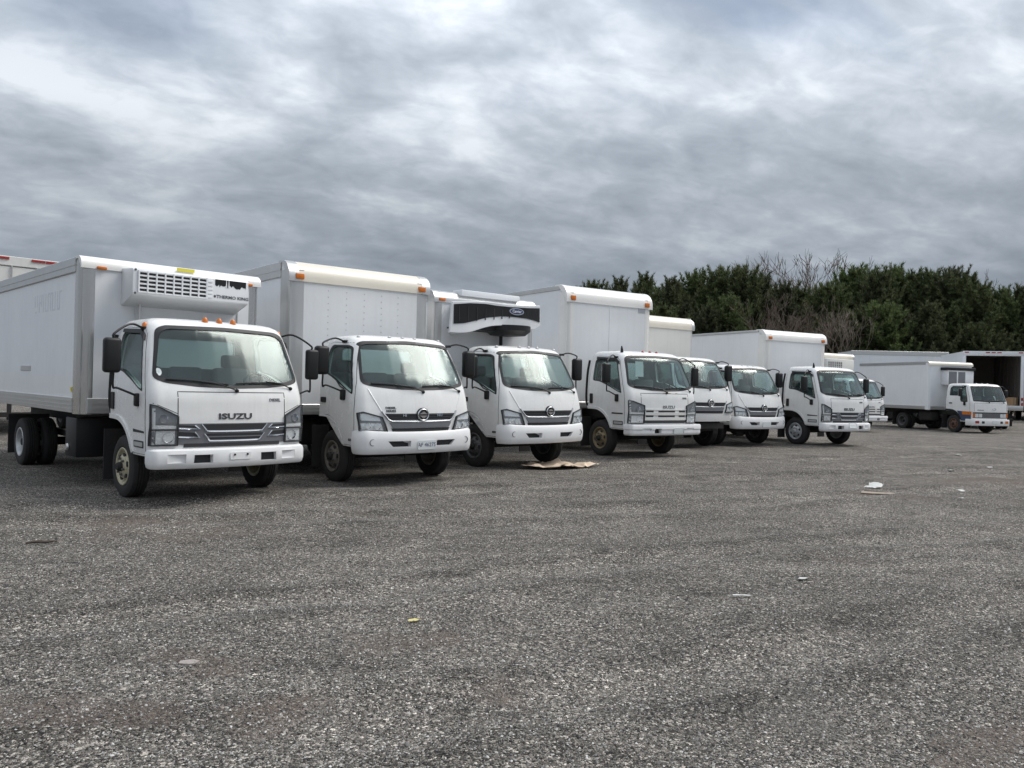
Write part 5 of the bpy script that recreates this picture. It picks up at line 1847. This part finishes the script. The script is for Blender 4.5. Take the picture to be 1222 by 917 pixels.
def pine_proto(seed, H, spread, lean=0.):
    rng = np.random.default_rng(seed)
    bmT = bmesh.new()
    trunk = [(lean * (i / 8) ** 2 * H + rng.normal(0, .05), rng.normal(0, .05), H * .95 * i / 8) for i in range(9)]
    add_tube(bmT, trunk, [.16 * (1 - i / 8.6) + .012 for i in range(9)], 7)
    limb = bmesh.new()
    P, D, T = [], [], []
    nwh = int(H / .40)
    for k in range(nwh):
        f = (k + .6) / nwh
        z = H * (.06 + .86 * f)
        ln0 = spread * max(.02, 1.03 - f ** 1.9) ** .62 * (.60 + .40 * min(1, f * 5))
        if f > .90:
            ln0 = max(ln0, .55)
        nb = rng.integers(4, 7) if f < .93 else 3
        a0 = rng.uniform(0, 6.28)
        for j in range(nb):
            ln = ln0 * rng.uniform(.55, 1.22)
            if rng.random() < .10:
                ln *= 1.22
            a = a0 + 2 * math.pi * j / nb + rng.normal(0, .28)
            el0 = -.08 + .95 * f ** 1.7 + rng.normal(0, .10)
            base = np.array([lean * f * f * H, 0, z])
            dirh = np.array([math.cos(a), math.sin(a), 0])
            n = 6
            pts = []
            for i in range(n + 1):
                t_ = i / n
                pts.append(base + dirh * ln * t_ * math.cos(el0) + np.array([0, 0, ln * (math.sin(el0) * t_ + .30 * t_ * t_)]))
            add_tube(limb, pts, [.035 * (1 - i / n) * (1.2 - f) + .008 for i in range(n + 1)], 4)
            # side shoots, each with tufts turned to the light
            m_ = int(6 + ln * 8)
            for q in range(m_):
                t_ = rng.uniform(.22, 1.0) ** .8
                i = min(int(t_ * n), n - 1)
                p0 = pts[i] + (pts[i + 1] - pts[i]) * (t_ * n - i)
                side = rng.uniform(-1, 1)
                sl = ln * .34 * (1.15 - t_) + .18
                lat = np.array([-dirh[1], dirh[0], 0])
                e = p0 + lat * side * sl + dirh * abs(side) * sl * .5 + np.array([0, 0, rng.uniform(-.04, .22)])
                for r_ in range(3):
                    w_ = rng.uniform(.35, 1.0)
                    P.append(p0 + (e - p0) * w_ + rng.normal(0, .05, 3))
                    d = dirh * .45 + lat * side * .5 + np.array([0, 0, rng.uniform(.35, 1.0)]) + rng.normal(0, .2, 3)
                    D.append(d / np.linalg.norm(d))
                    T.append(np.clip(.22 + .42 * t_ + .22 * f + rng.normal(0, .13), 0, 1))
            # upright candle at the tip
            for r_ in range(8):
                P.append(pts[-1] + (np.array([dirh[0] * .35, dirh[1] * .35, 1.]) * .095 * r_) * (.6 + .5 * ln0 / spread) + rng.normal(0, .03, 3))
                d = np.array([dirh[0] * .3, dirh[1] * .3, 1.]) + rng.normal(0, .15, 3)
                D.append(d / np.linalg.norm(d))
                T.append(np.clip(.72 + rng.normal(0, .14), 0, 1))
    for r_ in range(16):
        P.append(np.array([lean * H, 0, H * (.91 + .075 * r_ / 16)]) + rng.normal(0, .04, 3))
        d = np.array([0, 0, 1.]) + rng.normal(0, .35, 3)
        D.append(d / np.linalg.norm(d))
        T.append(.6)
    P, D, T = np.array(P), np.array(D), np.array(T)
    u, v = frames(D)
    k = len(P)
    nn = 7
    V, Fc, tone = [], [], []
    for i in range(nn):
        a = 2 * math.pi * i / nn + rng.uniform(0, 1, k)
        rad = u * np.cos(a)[:, None] + v * np.sin(a)[:, None]
        tang = -u * np.sin(a)[:, None] + v * np.cos(a)[:, None]
        ln = rng.uniform(.20, .34, k)[:, None]
        op = rng.uniform(.35, .95, k)[:, None]
        w_ = .026
        b0 = P - D * .04 + tang * w_
        b1 = P - D * .04 - tang * w_
        tip = P + (D * np.cos(op) + rad * np.sin(op)) * ln
        V.append(np.stack([b0, b1, tip], 1))
        tone.append(T)
    V = np.stack(V, 1).reshape(-1, 3)
    F = np.arange(len(V)).reshape(-1, 3)
    me = np_mesh('crown', V, F)
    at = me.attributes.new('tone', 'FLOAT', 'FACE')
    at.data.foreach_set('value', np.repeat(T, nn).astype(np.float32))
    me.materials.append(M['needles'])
    bmesh.ops.recalc_face_normals(bmT, faces=bmT.faces)
    return finish(bmT, M['bark'], 50), finish(limb, M['bark'], 50), me


def bare_proto(seed, H, mat, spread=.5, depth=5, trunks=1):
    rng = np.random.default_rng(seed)
    tr, br = bmesh.new(), bmesh.new()

    def grow(bm_, p, d, ln, r, lev):
        n = 3
        pts = [Vector(p)]
        dd = Vector(d)
        for i in range(n):
            dd = (dd + Vector(rng.normal(0, .10, 3)) + Vector((0, 0, .05))).normalized()
            pts.append(pts[-1] + dd * ln / n)
        add_tube(bm_, pts, [r, r * .85, r * .72, r * .58], 5 if lev == 0 else 3)
        if lev >= depth:
            return
        kk = 3 if lev < 2 else 2
        for j in range(kk):
            b = pts[-1] if j < 2 else pts[rng.integers(1, n)]
            e = Vector(rng.normal(0, 1, 3))
            e = (e - dd * e.dot(dd)).normalized()
            nd = (dd + e * rng.uniform(spread * .5, spread * 1.25) + Vector((0, 0, .12))).normalized()
            grow(br, b, nd, ln * rng.uniform(.62, .86), max(r * .60, .015), lev + 1)
    for i in range(trunks):
        p = (rng.normal(0, .25), rng.normal(0, .25), 0)
        d = Vector((rng.normal(0, .12), rng.normal(0, .12), 1)).normalized()
        grow(tr, p, d, H * .30, .05 + .008 * H, 0)
    return finish(tr, mat, 60), finish(br, mat, 60)


PINES = [pine_proto(21, 10.5, 2.5), pine_proto(22, 11.5, 2.8), pine_proto(23, 9.5, 2.6, .01), pine_proto(24, 11.0, 2.3, -.008), pine_proto(25, 8.0, 2.4)]
BARE = [bare_proto(31, 10.5, M['twig'], .42, 6), bare_proto(32, 9.0, M['twig'], .5, 6), bare_proto(33, 7.0, M['twig_pale'], .45, 6)]
BUSH = [bare_proto(41, 4.2, M['twig'], .5, 4, 5), bare_proto(42, 3.4, M['twig_pale'], .55, 4, 5)]


def at_px(pxl, Y):
    return (pxl - 611) / 931.7 * Y


def tree(name, proto, X, Y, sc, rz, label, group, names):
    rt = root(name, (X, Y, float(terrain(X, Y)) - .05), (0, 0, rz), label, 'tree' if 'bush' not in name else 'bush', group)
    rt.scale = sc
    for n_, me in zip(names, proto):
        N(n_, me).make(rt)


rt_ = random.Random(77)
# front row, fitted to the skyline of the photograph (pixel column, height of the top above the yard in pixels at that distance)
SKYL = [(640, 352), (672, 346), (706, 331), (738, 327), (768, 322), (800, 327), (828, 319), (858, 314), (884, 313), (905, 322), (935, 332), (985, 333), (1008, 322), (1020, 313), (1045, 318), (1062, 312), (1088, 318), (1110, 317), (1133, 314), (1152, 322), (1172, 334), (1192, 338), (1216, 336), (1245, 338), (1275, 335), (1310, 330)]
for i, (pxl, ytop) in enumerate(SKYL):
    Y = 62 + rt_.uniform(-3, 4)
    hor = 465.5 + (pxl - 611) * .0261 - 5.3
    Hh = 1.447 + (hor - ytop) / 931.7 * Y
    k = rt_.randrange(4)
    h0 = (10.5, 11.5, 9.5, 11.0, 8.0)[k]
    s = Hh / (h0 * 1.01)
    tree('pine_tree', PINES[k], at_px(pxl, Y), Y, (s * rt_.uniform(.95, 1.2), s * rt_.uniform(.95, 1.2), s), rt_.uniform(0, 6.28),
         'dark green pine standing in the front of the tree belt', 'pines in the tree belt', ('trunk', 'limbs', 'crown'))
# deeper and lower fillers
for i in range(46):
    pxl = 640 + i * 14.5 + rt_.uniform(-6, 6)
    row = i % 2
    Y = (67 if row else 57.5) + rt_.uniform(-2, 2)
    sk = np.interp(pxl, [a for a, b in SKYL], [b for a, b in SKYL])
    hor = 465.5 + (pxl - 611) * .0261 - 5.3
    drop = rt_.uniform(8, 26) if row else rt_.uniform(34, 62)
    Hh = 1.447 + max(24, hor - sk - drop) / 931.7 * Y
    if not row and 880 < pxl < 1005:
        continue
    k = rt_.randrange(5)
    h0 = (10.5, 11.5, 9.5, 11.0, 8.0)[k]
    s = Hh / (h0 * 1.01)
    tree('pine_tree', PINES[k], at_px(pxl, Y), Y, (s * rt_.uniform(1.0, 1.35), s * rt_.uniform(1.0, 1.35), s), rt_.uniform(0, 6.28),
         'pine of the tree belt growing ' + ('behind the first pines' if row else 'low at its outer edge'), 'pines behind the front ones' if row else 'low pines at the belt edge', ('trunk', 'limbs', 'crown'))
# the belt runs on to the left, lower, behind the boxes
for i in range(22):
    pxl = -90 + i * 34 + rt_.uniform(-8, 8)
    Y = 60 + rt_.uniform(-4, 6)
    s = rt_.uniform(.52, .64)
    k = rt_.randrange(4)
    tree('pine_tree', PINES[k], at_px(pxl, Y), Y, (s * 1.7, s * 1.7, s), rt_.uniform(0, 6.28), 'low pine of the belt hidden behind the truck boxes', 'low pines behind the boxes', ('trunk', 'limbs', 'crown'))
# bare deciduous trees
for pxl, ytop, Y, k in [(893, 330, 60, 1), (915, 322, 70, 0), (935, 314, 72, 0), (952, 312, 72, 0), (970, 318, 71, 1), (990, 312, 73, 0), (965, 345, 57, 1), (925, 350, 57, 1), (945, 352, 56, 0), (985, 350, 57, 1), (905, 345, 55.5, 0), (956, 338, 55.5, 0), (972, 356, 55, 1), (935, 362, 55, 1), (998, 352, 56, 1), (918, 338, 56, 1), (943, 311, 71, 1), (978, 313, 72, 1), (960, 310, 70, 1), (925, 315, 71, 1), (1000, 316, 72, 1), (1225, 328, 71, 0), (1203, 330, 72, 0), (1216, 334, 71, 1)]:
    hor = 465.5 + (pxl - 611) * .0261 - 5.3
    Hh = 1.447 + (hor - ytop) / 931.7 * Y
    h0 = (10.5, 9.0, 7.0)[k]
    s = Hh / (h0 * (1.12 if Y < 65 else .98))
    tree('bare_tree', BARE[k], at_px(pxl, Y), Y, (s, s, s), rt_.uniform(0, 6.28), 'leafless brown tree among the pines', 'leafless trees in the belt', ('trunk', 'branches'))
Y = 54
tree('bare_tree', BARE[2], at_px(1012, Y), Y, (1.12, 1.12, 1.12), 1.0, 'pale leafless sapling in front of the pines', None, ('trunk', 'branches'))
for i in range(30):
    pxl = 640 + i * 21 + rt_.uniform(-8, 8)
    Y = 52.5 + rt_.uniform(-1.5, 2.5)
    s = rt_.uniform(.8, 1.25)
    tree('bare_bush', BUSH[i % 2], at_px(pxl, Y), Y, (s, s, s), rt_.uniform(0, 6.28), 'leafless brown brush along the foot of the tree belt', 'leafless brush along the belt', ('stems', 'twigs'))
# ================================================================== litter on the gravel
def gz(x, y):
    return float(terrain(x, y) + relief(x, y))


def crumple(poly, amp, seed, step, mat, thick=.006, peak=None):
    """a bent sheet lying on the ground, outline in metres, origin at its middle"""
    rng = np.random.default_rng(seed)
    bm = bmesh.new()
    f = bm.faces.new([bm.verts.new((x, y, 0)) for x, y in poly])
    bmesh.ops.triangulate(bm, faces=[f])
    xs_ = [p[0] for p in poly]
    ys_ = [p[1] for p in poly]
    for lo, hi, no in ((min(xs_), max(xs_), (1, 0, 0)), (min(ys_), max(ys_), (0, 1, 0))):
        k = 1
        while lo + k * step < hi:
            co = tuple((lo + k * step) * c for c in no)
            n2 = (no[0] + rng.normal(0, .15), no[1] + rng.normal(0, .15), 0)
            bmesh.ops.bisect_plane(bm, geom=bm.verts[:] + bm.edges[:] + bm.faces[:], plane_co=co, plane_no=n2)
            k += 1
    for v in bm.verts:
        z = abs(math.sin(v.co.x * 5.3 + seed) * math.cos(v.co.y * 6.1 + 2 * seed)) * amp + abs(rng.normal(0, amp * .35))
        if peak:
            d = math.hypot(v.co.x - peak[0], v.co.y - peak[1])
            z += peak[2] * math.exp(-(d / peak[3]) ** 2)
        v.co.z = z + .012
    ret = bmesh.ops.solidify(bm, geom=bm.faces[:], thickness=thick)
    return finish(bm, mat, 25)


M['card_dirty'] = plain('dirty_board', (.30, .25, .20), .9, dirt=.8, dirtcol=(.15, .13, .115), scale=6)
M['scrap'] = plain('dirty_paper', (.58, .58, .56), .85, dirt=.5, dirtcol=(.25, .23, .21), scale=8)


def place(name, me, x, y, rz, label, cat, group=None):
    return tag(name, me, label, cat, (x, y, gz(x, y) - (.012 if name == 'flat_stone' else 0)), (0, 0, rz), group)


place('cardboard_sheet', crumple([(-.66, -.30), (-.30, -.42), (.15, -.34), (.55, -.12), (.92, .16), (.70, .34), (.25, .42), (-.12, .50), (-.38, .22)], .06, 4, .10, M['card_pale'], .006, (.12, .28, .15, .07)), .78, 14.05, R(12),
      'crumpled tan cardboard sheet lying beside the gold wheeled truck', 'cardboard')
place('torn_rag', crumple([(-.17, -.08), (-.02, -.12), (.15, -.04), (.18, .11), (.04, .15), (-.06, .06), (-.15, .08)], .035, 7, .05, M['scrap'], .004, (.08, .05, .05, .1)), 5.62, 12.0, R(25), 'torn white rag on the open gravel above a tan scrap', 'rag')
place('tan_scrap', crumple([(-.26, -.07), (.10, -.10), (.26, -.02), (.20, .07), (-.20, .08)], .012, 9, .08, M['card_dirty'], .004), 5.40, 11.45, R(-5), 'flat tan board scrap lying below the torn white rag', 'scrap')
place('plastic_scrap', crumple([(-.05, -.02), (.03, -.028), (.055, .012), (.0, .03)], .010, 3, .03, M['scrap'], .003), 2.24, 5.93, R(10), 'small white plastic chip alone on open gravel', 'scrap')
place('paper_strip', crumple([(-.065, -.008), (.06, -.014), (.07, .010), (-.06, .014)], .006, 5, .03, M['scrap'], .003), 1.64, 5.45, R(6), 'narrow white paper strip on open gravel', 'paper')
place('dry_leaf', crumple([(-.05, -.012), (-.01, -.022), (.05, .0), (.015, .022), (-.03, .014)], .010, 6, .02, plain('dry_leaf', (.52, .46, .20), .7), .002), -.56, 4.79, R(30), 'curled yellow dry leaf on gravel', 'leaf')
place('flat_stone', crumple([(-.045, -.025), (.0, -.04), (.03, -.03), (.048, .005), (.015, .033), (-.02, .03), (-.045, .01)], .006, 2, .03, plain('pale_flat_stone', (.30, .27, .25), .85), .012), -1.57, 3.89, R(10), 'pale flat stone bedded in a brown dirt patch', 'stone')
place('dark_stick', tube_mesh([(-.12, -.02, .012), (-.04, .0, .02), (.04, .01, .016), (.11, .035, .02)], [.008, .014, .012, .006], M['bark'], 6), -4.04, 6.77, R(8), 'short dark stick lying in front of the louvred reefer truck', 'stick')
for x, y, s in [(7.0, 12.1, .7), (7.35, 11.0, .6), (8.6, 15.2, .6), (9.6, 15.6, .6), (10.9, 19.0, .9), (13.2, 18.5, .8), (6.3, 10.9, .4), (12.0, 16.6, .8)]:
    place('paper_scrap', crumple([(-.10 * s, -.05 * s), (.06 * s, -.07 * s), (.12 * s, .03 * s), (-.02 * s, .07 * s)], .025, int(x * 10), .06, M['scrap'], .003), x, y, x, 'small white paper scrap on the far gravel', 'paper', 'paper scraps on the far gravel')
